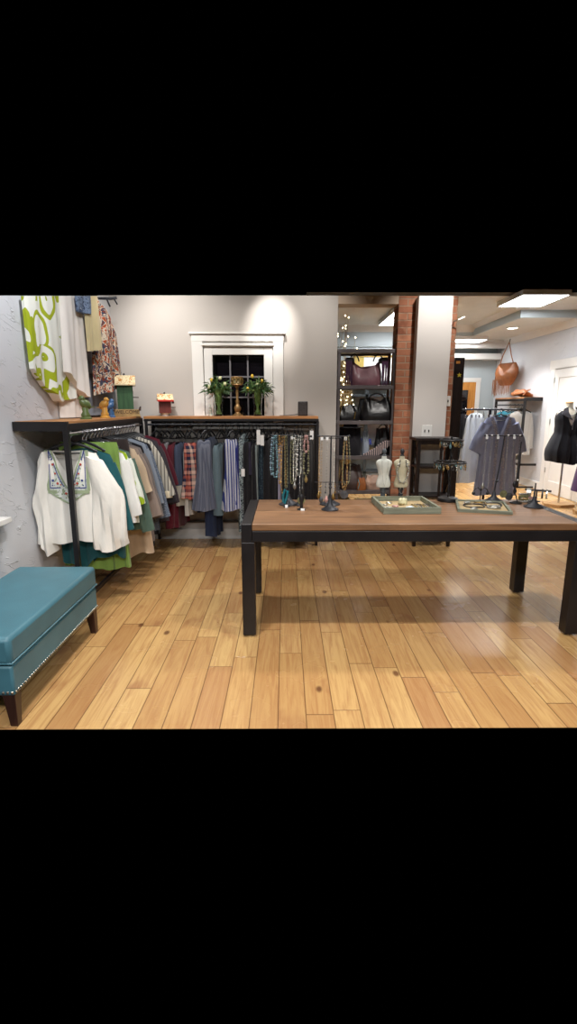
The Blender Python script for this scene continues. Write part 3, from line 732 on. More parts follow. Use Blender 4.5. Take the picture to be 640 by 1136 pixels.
for i, (px, pt, pb, wd, d, ang, nm, lab, mk, ex) in enumerate(back):
    x = X5(px); zt = Z5(pt); L = zt - Z5(pb); ex = dict(ex); w2 = ex.pop('w2', None)
    o = gmesh(rows=fr_(wd, L, d, w2), slope=.25, seed=i + 40, neck=(.04, .03, .02), fold=ex.pop('fold', .013), kf=9 + i % 4,
              hemwave=ex.pop('hemwave', .01), n=44, m=18).build(nm, M[mk], None, True)
    o.location = (x, BX0 - (.13 if mk in ('plaid', 'greyblue', 'bluestripe') else 0), zt); o.rotation_euler = (0, 0, ang); tag(o, lab, nm.split('_')[-1], BG)
    hanger(x, BX0, 1.317, ang, 'black hanger holding the ' + short(lab) + ' under the window shelf', BHG, min(.13, wd * .8), False)
    backobj.append(o)
for i in range(10): hanger(X5(178 + i * 17), BX0, 1.317, 1.45, BHL, BHG, .17, False)
bpy.context.view_layer.update()
for px, py, h, gi in ((287.5, 477, 17, 18), (291.5, 483, 12, 19), (345, 478, 10, 26), (270, 522, 9, 14)):
    g = backobj[gi]; P0 = g.matrix_world.inverted() @ Vector((X5(px), 5.075, 1.5 - (py - 451) * .0088))
    o = B().box((-.018, 0, -h * .0088), (.018, .002, 0)).tube([(0, .001, 0), (0, .001, .02)], .001, 4).build('price_tag', M['paper'], g)
    o.location = P0; o.rotation_euler = (0, 0, -back[gi][5])
# patterned shoe-like bundle low under the table
# ------------------------------------------------------------------ garments pinned high on the left wall
def hung(label, name, cat, m, y0, y1, zb, x, fold=.03, kf=5, hem=None, seed=0, top=None, wob=0):
    """a garment hanging against the wall: a closed sheet with folds between y0..y1"""
    n, mm = 34, 20; F = []; rnd = random.Random(seed); p0 = rnd.uniform(0, 6)
    yc = (y0 + y1) / 2
    for side in (0, 1):
        for i in range(mm + 1):
            q = i / mm
            for j in range(n + 1):
                u = j / n; zt = (top(u) if top else 9)
                wdt = 1 - wob * (1 - q)
                y = yc + (y0 - yc + (y1 - y0) * u) * wdt
                zt = min(zt, ztop(y) - .004)
                zz = zb + (hem(u) if hem else 0)
                z = zt + (zz - zt) * q
                f = fold * (.35 + .65 * q) * (math.sin(kf * u * PI + p0 + q) + .45 * math.sin(kf * 2.4 * u * PI + 1 + p0))
                bulge = .05 * math.sin(PI * u) ** .5
                xx = x + (bulge + f if side == 0 else -.012 + f * .3)
                F.append((max(xx, XL + .006), y, z))
    N = (n + 1) * (mm + 1); fs = []
    for side in (0, 1):
        for i in range(mm):
            for j in range(n):
                a = side * N + i * (n + 1) + j; q = (a, a + 1, a + n + 2, a + n + 1)
                fs.append(q if side == 0 else q[::-1])
    for i in range(mm):
        a, b_ = i * (n + 1), (i + 1) * (n + 1); fs.append((a, b_, N + b_, N + a)); a += n; b_ += n; fs.append((b_, a, N + a, N + b_))
    for j in range(n):
        fs.append((j, N + j, N + j + 1, j + 1)); a = mm * (n + 1) + j; fs.append((a, a + 1, N + a + 1, N + a))
    o = B().add(F, fs).build(name, m, None, True)
    return tag(o, label, cat, 'garments displayed high on the white textured wall')
def swirl_mat():
    t = NT('white_lime_swirl_print'); co = t.coord(); x, y, z = t.sep(co)
    v = t.comb(t.ma('ADD', y, t.ma('MULTIPLY', t.noise(co, 3, 1), .35)), t.ma('ADD', t.ma('MULTIPLY', z, .75), t.ma('MULTIPLY', t.noise(co, 4, 1), .2)), 0)
    cell = t.vor(v, 5.2)
    d = cell[0]
    ring = t.ma('ABSOLUTE', t.ma('SUBTRACT', t.ma('FRACT', t.ma('ADD', t.ma('MULTIPLY', d, 2.6), t.ma('MULTIPLY', t.noise(v, 6, 1), .5))), .5))
    c = t.mix(t.ma('LESS_THAN', ring, t.ma('ADD', .06, t.ma('MULTIPLY', t.noise(v, 5, 1), .24))), C(228, 228, 218), C(158, 170, 38))
    return t.fin(c, .8, 0, .2)
M['swirl'] = swirl_mat()
M['wallwhite'] = cloth('sheer_white', (222, 214, 206), .05); M['wallcream'] = cloth('cream_beige', (198, 182, 140), .1)
M['denimfloral'] = blotch_mat('blue_grey_floral_scarf', [(52, 62, 84), (112, 126, 148), (60, 72, 96), (148, 156, 170)], 24, 1)
M['floral'] = blotch_mat('rust_floral_print', [(120, 56, 34), (60, 66, 88), (206, 192, 172), (168, 74, 40), (96, 104, 84), (214, 204, 188)], 13, 1.2)
hung('white tunic with bold lime green swirls hung high on the textured wall', 'printed_tunic', 'tunic', M['swirl'], 3.68, 4.44, 1.60, -1.825, .022, 5,
     lambda u: .16 * abs(1 - 2 * abs(u - .45)) * (-1) + .20 * (1 - u) * .9 if u < .5 else -.06 + .1 * (u - .5), 1)
hung('plain sheer white top hung between the lime swirl tunic and rust floral dress', 'sheer_blouse', 'top', M['wallwhite'], 4.12, 4.62, 1.68, -1.77, .02, 4, lambda u: .10 * math.sin(4 * u + 2), 2, None, .2)
hung('long white slip hanging lowest behind the ceramic bird finials', 'white_slip', 'slip', M['wallwhite'], 4.15, 4.62, 1.41, -1.838, .01, 4, None, 5, lambda u: 1.75)
hung('pale grey slip hanging behind the mustard bird ornament', 'grey_slip', 'slip', M['blueg2'], 4.7, 5.5, 1.42, -1.835, .008, 4, None, 6, lambda u: 1.8)
hung('blue grey floral scarf draped at the top above the plain white top', 'floral_scarf', 'scarf', M['denimfloral'], 4.30, 4.66, 2.14, -1.70, .02, 5, lambda u: .12 - .45 * max(0, u - .5), 3)
hung('cream beige shawl hanging left of the rust floral dress', 'shawl', 'shawl', M['wallcream'], 4.42, 4.68, 1.96, -1.68, .018, 4, lambda u: .05 * u, 4)
hung('rust and blue floral print dress hung nearest the corner', 'floral_dress', 'dress', M['floral'], 4.60, 5.32, 1.60, -1.72, .02, 4, lambda u: .1 * u, 7, lambda u: 2.50 - .30 * u, .2)
hk = B().tube([(0, 0, 0), (.2, .02, 0), (.26, .03, .01)], .012, 6).tube([(.17, 0, 0), (.19, .03, -.07)], .008, 5).tube([(.24, 0, 0), (.26, .03, -.05)], .007, 5)
tag(hk.build('coat_hook', M['iron'], loc=(-1.86, 5.0, 2.50)), 'black iron wall arm with hooks in the top corner above the rust floral dress', 'hook')

# ------------------------------------------------------------------ things on the shelves
ZS = 1.402
M['greencer'] = mat('olive_green_glaze', (92, 108, 62), .3, 0, .2, 10, 0, 1, .5); M['mustard'] = mat('mustard_glaze', (190, 140, 62), .3, 0, .2, 10, 0, 1, .5)
M['bluecer'] = mat('blue_glaze', (60, 96, 140), .35, 0, .15)
def bird(name, label, loc, m, s, rz, beakdir=1):
    t = thing(name, label, 'bird figurine', loc, rz)
    B().lathe([(.055, 0), (.055, .012), (.04, .02), (.045, .035), (.028, .06), (.034, .085), (.022, .10)], (0, 0, 0), 24, s, s).build('pedestal', m, t, True)
    bd = B(); pts = []; rr = []
    for i in range(11):
        q = i / 10; pts.append((-.055 + .10 * q, 0, .115 + .07 * q ** 1.2)); rr.append(.012 + .034 * math.sin(PI * min(1, q * .93 + .04)) ** .8)
    bd.tube([(p[0] * s, 0, p[2] * s) for p in pts], [r * s for r in rr], 16)
    bd.ball((.030 * s, 0, .20 * s), .030 * s, 14)
    bd.build('bird_body', m, t, True)
    B().tube([(-.05 * s, 0, .12 * s), (-.10 * s, 0, .115 * s)], [.014 * s, .006 * s], 8, (.5, 1)).build('tail', m, t, True)
    B().tube([(.055 * s, 0, .20 * s), (.078 * s, 0, .196 * s)], [.008 * s, .001], 8).build('beak', m, t, True)
    for k in (-1, 1): B().ball((.045 * s, k * .022 * s, .208 * s), .004 * s, 8).build('eye', M['blackplastic'], t)
bird('bird_finial', 'olive green ceramic bird on a pedestal on the wall shelf', (-1.58, 4.0, ZS), M['greencer'], .80, -2.2)
bird('bird_finial', 'mustard yellow ceramic bird on a pedestal beside the green one', (-1.60, 4.48, ZS), M['mustard'], .78, -.3)
bird('small_bird_figure', 'small blue bird figurine behind the mustard one', (-1.63, 4.72, ZS), M['bluecer'], .74, 1.2)
# green birdhouse
M['bhgreen'] = wood_mat('green_painted_boards', (62, 100, 64), (38, 70, 44), 'z', 1, .6); M['bhred'] = wood_mat('red_brown_boards', (112, 46, 38), (80, 30, 26), 'z', 1, .6)
M['maproof'] = blotch_mat('faded_printed_tin', [(206, 188, 150), (226, 210, 172), (190, 130, 70), (230, 216, 184)], 26, .5)
M['sign'] = mat('tan_sign', (160, 132, 84), .6, 0, .15, 20); M['redp'] = mat('red_paint', (190, 40, 34), .5, 0, .1)
t = thing('birdhouse', 'tall green birdhouse with a patterned tin roof and welcome sign', 'birdhouse', (-1.62, 5.15, ZS), .28)
t.scale = (1.0, 1.0, 1.0)
B().prism([(-.08, .07), (.08, .07), (.08, .32), (0, .385), (-.08, .32)], 'x', -.075, .075).build('house_body', M['bhgreen'], t, bev=.002)
B().prism([(-.115, .315), (0, .405), (.115, .315), (.115, .303), (0, .393), (-.115, .303)], 'x', -.095, .105).build('roof', M['maproof'], t, bev=.001)
B().lathe([(.016, 0), (.016, .002)], (0, 0, 0), 16).build('entrance_hole', M['blackplastic'], t, loc=(.0, 0, 0)).matrix_local = Matrix.Translation((.0755, 0, .24)) @ Matrix.Rotation(PI / 2, 4, 'Y')
B().tube([(.075, 0, .19), (.13, 0, .19)], .005, 8).build('perch', M['darkleg'], t, True)
B().box((-.115, -.115, .0), (.135, .115, .018)).box((-.11, -.113, .018), (.13, -.10, .072)).build('base_sign', M['sign'], t, bev=.002)
text('sign_lettering', 'WELCOME', .048, M['darkleg'], t, (.01, -.1135, .045))
for s in (-1, 1): B().tube([(s * .12 + .01, -.108, .06), (s * .13 + .01, -.108, .10)], [.014, .006], 8).build('sign_knob', M['darkleg'], t, True)
B().ball((0, 0, .415), .010, 8).build('roof_ring', M['iron'], t)
t = thing('birdhouse', 'small red brown birdhouse with a red edged patterned roof', 'birdhouse', (-1.29, 5.42, ZS), .30)
B().prism([(-.062, .03), (.062, .03), (.062, .17), (0, .215), (-.062, .17)], 'x', -.06, .06).build('house_body', M['bhred'], t, bev=.002)
B().prism([(-.09, .168), (0, .232), (.09, .168), (.09, .158), (0, .222), (-.09, .158)], 'x', -.078, .085).build('roof', M['maproof'], t, bev=.001)
B().box((-.08, -.098, .150), (.087, -.086, .168)).build('roof_edge', M['redp'], t, bev=.002)
B().box((.075, -.088, .13), (.09, .088, .160)).build('gable_trim', M['darkleg'], t, bev=.001)
B().tube([(.06, 0, .09), (.11, 0, .09)], .005, 8).build('perch', M['darkleg'], t, True)
B().lathe([(.04, 0), (.035, .012), (.05, .03)], (0, 0, 0), 16).build('base_block', M['trim'], t, True)
B().ball((0, 0, .24), .009, 8).build('roof_ring', M['iron'], t)

# vases and bouquets
M['yflower'] = mat('yellow_petal', (214, 176, 54), .5, 0, .1); M['pflower'] = mat('coral_petal', (206, 96, 92), .5, 0, .1); M['wflower'] = mat('pale_bud', (196, 196, 150), .5, 0, .1)
def bouquet(px, seed, labv, labb, fl):
    x = X5(px) * 1.035; y = 5.44; rnd = random.Random(seed)
    t = thing('glass_vase', labv, 'vase', (x, y, ZS))
    B().lathe([(.040, 0), (.046, .004), (.044, .10), (.056, .228), (.052, .228), (.040, .10), (.040, .012), (.001, .010)], n=28).build('vase_wall', M['glass'], t, True)
    t = thing('bouquet', labb, 'flowers', (x, y, ZS + .01))
    st = B(); lf = B(); ends = []
    for i in range(40):
        a = rnd.uniform(0, 2 * PI); r0 = .037 * rnd.random() ** .5; r1 = rnd.uniform(.02, .17); h = rnd.uniform(.30, .42) - r1 * .5
        p = [(-r0 * math.cos(a), -r0 * math.sin(a), .008), (r0 * .8 * math.cos(a + .8), r0 * .8 * math.sin(a + .8), .13), (.035 * math.cos(a), .030 * math.sin(a), .235), (r1 * math.cos(a), r1 * .7 * math.sin(a), h)]
        st.tube(p, .0028, 5); ends.append(p)
        for k in range(7):
            q = rnd.uniform(.15, 1); A = Vector(p[2]).lerp(Vector(p[3]), q); d = Vector((math.cos(a) + rnd.uniform(-.8, .8), math.sin(a) * .7 + rnd.uniform(-.6, .6), rnd.uniform(-.5, 1.0))).normalized()
            L = rnd.uniform(.05, .10); wv = d.cross(Vector((rnd.uniform(-1, 1), rnd.uniform(-1, 1), .3))).normalized() * rnd.uniform(.006, .011)
            c = A + d * L * .5; e = A + d * L + Vector((0, 0, -.015))
            nn = d.cross(wv).normalized() * .0012
            lf.add([A, c + wv + nn, e, c - wv + nn, c - nn * 2], [(0, 1, 2, 3), (0, 4, 1), (1, 4, 2), (2, 4, 3), (3, 4, 0)])
    st.build('stems', M['stem'], t, True); lf.build('foliage', M['leaf'], t)
    for (dx, dz, mk, s) in fl:
        B().lathe([(.004, 0), (.014, .008), (.017, .022), (.012, .036), (.004, .042)], (dx, -.05, dz), 10, s, s).build('flower', M[mk], t, True)
    
bouquet(243, 5, 'clear glass vase on the shelf at the left side of the window', 'green leafy bouquet with yellow buds left of the brass candle stand', [(-.06, .34, 'yflower', 1), (-.02, .28, 'yflower', 1), (.03, .36, 'wflower', 1.2), (.08, .30, 'wflower', 1), (-.09, .27, 'wflower', .9)])
bouquet(286, 8, 'clear glass vase on the shelf at the right side of the window', 'green leafy bouquet with a coral bloom right of the brass candle stand', [(-.05, .38, 'yflower', 1), (.05, .33, 'yflower', 1), (.055, .26, 'pflower', 1.1), (-.10, .25, 'yflower', .9), (.0, .29, 'wflower', 1)])
M['brass'] = mat('aged_brass', (148, 116, 74), .45, .6, .3, 30)
t = thing('candle_stand', 'aged brass pedestal candle stand with a lattice cup between two bouquets', 'candle holder', (X5(263.5) * 1.03, 5.44, ZS))
B().lathe([(.062, 0), (.06, .012), (.035, .02), (.022, .04), (.034, .065), (.038, .085), (.022, .115), (.016, .13), (.022, .15), (.013, .18), (.016, .25), (.013, .29), (.03, .315), (.034, .32)], n=28).build('pedestal', M['brass'], t, True)
cu = B()
cu.lathe([(.058, .32), (.061, .325), (.058, .332), (.030, .320)], n=28).lathe([(.062, .392), (.065, .40), (.062, .408), (.056, .40)], n=28)
cu.build('cup_rims', M['brass'], t, True)
for k in range(10):
    a = 2 * PI * k / 10; cx, cy = .060 * math.cos(a), .060 * math.sin(a)
    ri = [(cx - math.sin(a) * .017 * math.cos(q), cy + math.cos(a) * .017 * math.cos(q), .362 + .030 * math.sin(q)) for q in [2 * PI * j / 12 for j in range(13)]]
    B().tube(ri, .004, 6).build('lattice_ring', M['gold'], t, True)
B().lathe([(.04, .33), (.04, .375), (.03, .38)], n=20).build('candle', M['wallcream'], t, True)
# tall bud vase + speaker
t = thing('bud_vase', 'thin clear glass bud vase on the shelf left of the left bouquet', 'vase', (X5(233.5) * 1.03, 5.42, ZS))
B().lathe([(.016, 0), (.018, .01), (.017, .06), (.008, .10), (.009, .13), (.007, .13), (.006, .10), (.014, .06), (.014, .012)], n=18).build('vase_wall', M['glass'], t, True)
t = thing('speaker', 'small black box speaker at the right end of the window shelf', 'speaker', (X5(336) * 1.03, 5.45, ZS))
B().box((-.052, -.045, 0), (.052, .045, .152)).build('cabinet', M['blackplastic'], t, bev=.006)
B().box((-.046, -.05, .008), (.046, -.0452, .145)).build('grille', mat('dark_grille_cloth', (58, 54, 54), .9, 0, .2, 90), t, bev=.002)
cb = B().tube([(-.053, .01, .02), (-.09, .0, .012), (-.15, -.02, .006), (-.22, -.01, .004), (-.25, .03, .004)], .003, 6).build('power_cord', M['blackplastic'], t, True)
# small black outlet box on wall under the shelf
o = B().box((-.03, -.01, -.05), (.03, 0, .05)); tag(o.build('wall_outlet', mat('brown_plate', (88, 78, 72), .5), loc=(-1.40, 5.589, 1.16), bev=.002), 'dark outlet plate on the wall in the rack corner', 'outlet')

# ------------------------------------------------------------------ black open shelving unit with bags (behind the opening)
t = thing('shelving_unit', 'tall grey black metal shelving unit of handbags beside the brick column', 'shelf', (.895, 5.83, 0))
M['shelfsteel'] = steel_mat('dark_shelf_steel', (104, 97, 98), .4, .4)
for x in (-.32, .29):
    for y in (-.17, .14): B().box((x, y, 0), (x + .03, y + .03, 2.10)).build('post', M['shelfsteel'], t, bev=.002)
for z in (.13, .53, .93, 1.325, 1.71, 2.095):
    s = B().box((-.325, -.175, z - (.005 if z < 2 else 0)), (.325, .175, z + .018)).box((-.325, -.177, z - .02), (.325, -.165, z + .02)).box((-.325, .165, z - .02), (.325, .177, z + .02))
    s.build('shelf', M['shelfsteel'], t, bev=.002)
SX, SY = .895, 5.80
def bag(name, label, loc, w_, h, d, m, rz=0, slump=.25, seed=1, cat='handbag', straps=None, dip=0):
    t = thing(name, label, cat, loc, rz); rnd = random.Random(seed); rings = []
    for i in range(13):
        q = i / 12; hw = w_ / 2 * (1 - slump * q ** 2) * (.92 + .12 * math.sin(PI * min(1, q + .2))); hd = d / 2 * (1 - .75 * q ** 1.6) * (.85 + .3 * math.sin(PI * min(1, q * .9 + .1)))
        ring = []
        for k in range(36):
            a = 2 * PI * k / 36; c, s_ = math.cos(a), math.sin(a)
            x = hw * math.copysign(abs(c) ** .6, c); y = hd * math.copysign(abs(s_) ** .7, s_)
            y += .10 * d * math.sin(9 * x / w_ * 2 + q * 4 + seed) * q; z = h * q - dip * q * (1 - (x / hw) ** 2) + .012 * math.sin(6 * a + seed) * q
            ring.append((x, y, max(0, z)))
        rings.append(ring)
    B().loft(rings).build('bag_body', m, t, True)
    return t
def strap(t, x0, x1, z0, top, m, r=.006, y=0, fl=(1, 1)):
    pts = [(x0 + (x1 - x0) * q, y, z0 + top * math.sin(PI * q) ** .7) for q in [i / 14 for i in range(15)]]
    return B().tube(pts, r, 7, fl).build('strap', m, t, True)
def fringe(t, xs, y, z0, L, m, seed=1, n=14, name='fringe'):
    rnd = random.Random(seed); b = B()
    for i in range(n):
        x = xs[0] + (xs[1] - xs[0]) * (i + .5) / n; l = L * rnd.uniform(.8, 1.05)
        b.tube([(x, y, z0), (x + rnd.uniform(-.006, .006), y - .004, z0 - l * .5), (x + rnd.uniform(-.012, .012), y - .002, z0 - l)], [.005, .005, .003], 5)
    b.build(name, m, t)
M['plumbag'] = mat('plum_leather', (116, 76, 84), .38, 0, .2, 9, .15, 40, .5); M['plumdark'] = mat('dark_purple_suede', (66, 34, 62), .8, 0, .2, 20)
M['blackbag'] = mat('black_leather', (24, 22, 24), .35, 0, .25, 10, .2, 40, .5); M['brownbag'] = mat('cognac_leather', (148, 88, 46), .45, 0, .2, 9, .3, 30)
M['darkbrown'] = mat('dark_brown_leather', (62, 44, 38), .45, 0, .25, 9, .2, 30); M['tanbag'] = mat('blush_tan_leather', (176, 142, 122), .5, 0, .15, 12, .3, 40)
t = bag('fringed_handbag', 'plum leather handbag with purple fringed ends on the upper shelf', (.905, 5.80, 1.735), .34, .27, .15, M['plumbag'], 0, -.02, 3, dip=.09)
strap(t, -.19, -.08, .26, .08, M['blackbag'], .008, 0); strap(t, .08, .19, .26, .08, M['blackbag'], .008, 0)
for s in (-1, 1): fringe(t, (s * .20 - .035, s * .20 + .035), -.065, .28, .31, M['plumdark'], 4 + s, 12)
for s in (-1, 1): B().box((s * .19 - .05, -.07, .24), (s * .19 + .05, .05, .30)).build('gathered_top', M['blackbag'], t, True, bev=.02)
t = bag('handbag', 'small black handbag with a gold chain edge on the second shelf', (.72, 5.78, 1.344), .25, .17, .13, M['blackbag'], .1, .2, 5)
B().tube([(-.125, -.05, .0), (-.115, -.06, .08), (-.09, -.05, .17)], .006, 6).build('chain', M['gold'], t, True)
B().tube([(.05, -.075, .02), (.06, -.075, .10)], .008, 6).build('gold_tassel', M['gold'], t, True)
t = bag('shoulder_bag', 'large slouchy black leather shoulder bag on the second shelf', (1.04, 5.79, 1.344), .36, .27, .2, M['blackbag'], 0, .25, 8, dip=.05)
strap(t, -.13, .12, .2, .1, M['blackbag'], .009)
t = bag('handbag', 'flat black handbag leaning on the slouchy black bag on the second shelf', (.895, 5.86, 1.344), .14, .24, .06, M['blackbag'], 0, .3, 9)
t = bag('bucket_bag', 'black rounded felt bag on the third shelf behind the necklaces', (.74, 5.80, .949), .27, .31, .2, M['blackcloth'], 0, .0, 12)
t = thing('black_hat', 'black brimmed hat sitting on top of the rounded black bag', 'hat', (.745, 5.80, 1.262))
B().lathe([(.15, 0), (.152, .005), (.085, .009), (.08, .04), (.06, .05), (.02, .055)], n=28).build('hat_body', M['blackcloth'], t, True)
t = bag('grey_vest', 'folded grey cloth standing beside the rounded black bag', (.925, 5.8, .949), .08, .27, .12, M['blueg2'], 0, .1, 14, cat='folded cloth')
# fan of striped wallets
t = thing('fanned_wallet', 'pinkish grey striped fan folded pouch leaning on the third shelf', 'pouch', (1.05, 5.76, .949))
M['pinkstripe'] = stripe_mat('pink_grey_stripe', (176, 156, 152), (70, 66, 72), 42, 0, .55)
b = B().prism([(-.15, 0), (.03, 0), (.17, .14), (.14, .17), (.08, .165), (-.04, .07), (-.16, .012)], 'y', -.05, .03); b.build('pouch_body', M['pinkstripe'], t, bev=.01)
strap(t, .06, .16, .12, .06, M['darkbrown'], .005)
t = bag('tote_bag', 'black tote bag at the right of the third shelf against the brick', (1.13, 5.84, .949), .18, .30, .14, M['blackbag'], 0, .1, 17)
strap(t, -.06, .06, .28, .07, M['blackbag'], .006)
t = bag('hobo_bag', 'dark brown crumpled handbag on the fourth shelf', (.77, 5.80, .549), .28, .28, .2, M['darkbrown'], 0, .2, 19)
strap(t, -.1, .1, .2, .1, M['darkbrown'], .007)
t = bag('pouch', 'rust orange leather pouch on the fourth shelf with a turquoise cord', (.88, 5.70, .549), .11, .14, .06, M['brownbag'], .3, .3, 21, cat='pouch')
B().tube([(-.06, -.035, .02), (-.045, -.04, .08), (-.06, -.03, .13)], .004, 6).build('turquoise_cord', mat('turquoise', (40, 150, 168), .4), t, True)
t = bag('clutch_bag', 'blush tan ruffled clutch bag on the fourth shelf behind the white bust', (1.04, 5.78, .549), .23, .16, .13, M['tanbag'], 0, .15, 23, cat='clutch')
fringe(t, (-.1, .1), -.068, .09, .06, M['tanbag'], 3, 12, 'ruffle')
t = bag('satchel', 'dark brown satchel standing at the right of the fourth shelf', (1.155, 5.83, .549), .13, .27, .14, M['darkbrown'], 0, .1, 25)
t = thing('storage_box', 'yellow cardboard box on the lowest shelf', 'box', (1.0, 5.8, .149))
B().box((-.16, -.13, 0), (.16, .13, .26)).build('box_body', mat('yellow_card', (206, 168, 92), .7), t, bev=.003); B().box((-.163, -.133, .21), (.163, .133, .262)).build('box_lid', mat('pale_yellow_card', (222, 190, 120), .7), t, bev=.003)
t = thing('storage_box', 'pale grey box on the lowest shelf left of the yellow one', 'box', (.71, 5.8, .149))
B().box((-.10, -.12, 0), (.10, .12, .22)).build('box_body', M['trim'], t, bev=.003); B().box((-.103, -.123, .18), (.103, .123, .225)).build('box_lid', M['colwhite'], t, bev=.003)
for nm, x, z, lab, mk in (('jewel_box', .70, 1.344 - .0, '', None),): pass
# lit twigs behind the unit
t = thing('lit_twig_branches', 'pale twig branches with warm fairy lights rising behind the handbag shelves', 'lit branches', (.69, 6.22, 0))
rnd = random.Random(4); tw = B(); tips = []
for i in range(14):
    x, y = rnd.uniform(-.05, .05), rnd.uniform(-.05, .05); p = [(x * .3, y * .3, .02)]; hh = rnd.uniform(2.0, 2.66); a = rnd.uniform(0, 6.28); sp = rnd.uniform(.03, .20)
    for k in range(1, 9):
        q = k / 8; p.append((x + sp * q * q * math.cos(a) + .018 * math.sin(k * 2 + i), y + .6 * sp * q * q * math.sin(a) + .01 * math.cos(k * 3 + i), hh * q))
    tw.tube(p, [.008 * (1 - .75 * k / 8) for k in range(9)], 6); tips += p[3:]
    for k in (5, 6, 7):
        A = Vector(p[k]); e = A + Vector((rnd.uniform(-.12, .12), rnd.uniform(-.08, .08), rnd.uniform(.05, .15))); tw.tube([A, e], [.003, .0015], 5); tips.append(tuple(e))
tw.build('twigs', mat('pale_birch_twig', (190, 176, 150), .7), t, True)
B().lathe([(.10, 0), (.11, .02), (.13, .35), (.12, .36), (.10, .05)], n=24).build('floor_pot', M['gold'], t, True)
for p in tips:
    if 1.35 < p[2]: B().ball(p, .0065, 6).build('fairy_bulb', M['fairy'], t, True)

# rear storeroom shelving and pictures
t = thing('wall_shelving', 'pale grey metal shelving on the storeroom wall behind the handbag unit', 'shelf', (1.5, 9.6, 0))
for x in (-.62, .0, .58): B().box((x - .03, -.2, 0), (x + .03, -.16, 1.95)).build('upright', M['graymetal'], t, bev=.003)
for z in (.25, .75, 1.25, 1.68, 1.92): B().box((-.65, -.2, z), (.65, .2, z + .045)).build('shelf', M['graymetal'], t, bev=.003)
B().box((-.65, .19, .2), (.65, .2, 1.95)).build('back_panel', mat('pale_panel', (176, 182, 180), .6), t)
for k, (x, z, c, lab) in enumerate((( .36, .80, (206, 34, 40), 'bright red folded cloth on the rear shelving behind the white bust'), (.10, 1.297, (226, 110, 84), 'coral folded cloth on the rear shelving under the black handbags'),
                       (-.02, .80, (60, 74, 160), 'blue folded cloth on the rear shelving beside the striped pouch'), (.36, 1.297, (60, 66, 72), 'charcoal folded cloth on the rear shelving above the striped pouch'))):
    b = B()
    for j in range(3): b.box((-.14 + .004 * j, -.12, .036 * j), (.14 - .006 * j, .12, .036 * j + .033))
    tag(b.build('folded_cloth', cloth('folded_cloth_%d' % k, c), loc=(1.5 + x, 9.5, z), bev=.012), lab, 'folded cloth')
t = thing('picture_frame', 'gold framed bright white picture seen above the plum fringed handbag', 'picture', (1.76, 10.299, 2.18))
B().box((-.42, -.03, -.32), (-.38, 0, .32)).box((.38, -.03, -.32), (.42, 0, .32)).box((-.42, -.03, .28), (.42, 0, .32)).box((-.42, -.03, -.32), (.42, 0, -.28)).build('frame', M['gold'], t, bev=.003)
B().box((-.38, -.015, -.28), (.38, -.005, .28)).build('print', M['paper'], t)
B().box((-.38, -.017, -.28), (-.20, -.0155, .28)).build('yellow_mount', mat('yellow_mount', (206, 180, 96), .7), t)
t = thing('gilt_panel', 'ornate gilt openwork panel at the left behind the handbag shelves', 'ornament', (1.08, 9.2, 1.95))
for k in range(9):
    z = -.3 + .075 * k
    B().tube([(.10 * math.cos(a), 0, z + .05 * math.sin(a)) for a in [2 * PI * j / 14 for j in range(15)]], .012, 6).build('gilt_ring', M['gold'], t, True)
B().box((-.13, 0, -1.95), (.13, .03, -.36)).build('stand', M['gold'], t, bev=.004)
B().box((-.11, .01, -.4), (.11, .02, .36)).build('backing', M['wallcream'], t)

# ------------------------------------------------------------------ black bookcase with X sides
t = thing('bookcase', 'black open bookcase with X lattice sides in front of the white column', 'bookcase', (1.59, 5.355, 0))
hx, y0, y1, H = .205, -.13, .14, 1.15
B().box((-hx - .025, y0 - .02, H), (hx + .025, y1 + .003, H + .028)).build('top_board', M['espresso'], t, bev=.003)
for x in (-hx, hx - .035):
    for y in (y0, y1 - .035): B().box((x, y, 0), (x + .035, y + .035, H)).build('leg', M['espresso'], t, bev=.002)
for z in (.20, .54, .86): B().box((-hx + .003, y0 + .003, z), (hx - .003, y1 - .003, z + .022)).build('shelf', M['espresso'], t, bev=.002)
B().box((-hx + .035, y0 + .004, H - .04), (hx - .035, y0 + .024, H)).box((-hx + .035, y0 + .004, .16), (hx - .035, y0 + .024, .20)).build('front_rails', M['espresso'], t, bev=.002)
B().box((-.012 + .05, y0 + .01, .222), (.012 + .05, y0 + .03, H - .04)).build('divider', M['espresso'], t, bev=.002)
for sx in (-hx + .012, hx - .022):
    for a, c in ((.222, .54), (.562, .86), (.882, H)):
        for f in (0, 1):
            ya, yb = (y0 + .03, y1 - .03) if f else (y1 - .03, y0 + .03)
            B().tube([(sx + .005, ya, a), (sx + .005, yb, c)], .011, 4, (1, 1)).build('lattice_bar', M['espresso'], t)
# tall black door leaf standing behind the brick strip
t = thing('wardrobe_door_panel', 'tall dark wooden door leaf standing open behind the white column', 'door leaf', (2.13, 6.15, 0))
B().box((-.12, -.02, .01), (.0, .02, 2.07)).build('door_edge', M['espresso'], t, bev=.003)
B().box((-.12, .02, .01), (-.08, .75, 2.07)).build('leaf', M['espresso'], t, bev=.003)
B().box((-.10, -.024, 2.0), (-.055, -.02, 2.03)).build('wood_chip', M['orangewood'], t, bev=.001)
st = []
for k in range(10):
    a = PI / 2 + k * PI / 5; r = .030 if k % 2 == 0 else .012; st.append((-.055 + r * math.cos(a), 1.87 + r * math.sin(a)))
B().prism(st, 'y', -.0245, -.0205).build('star_sticker', mat('yellow_star', (206, 186, 60), .5), t)

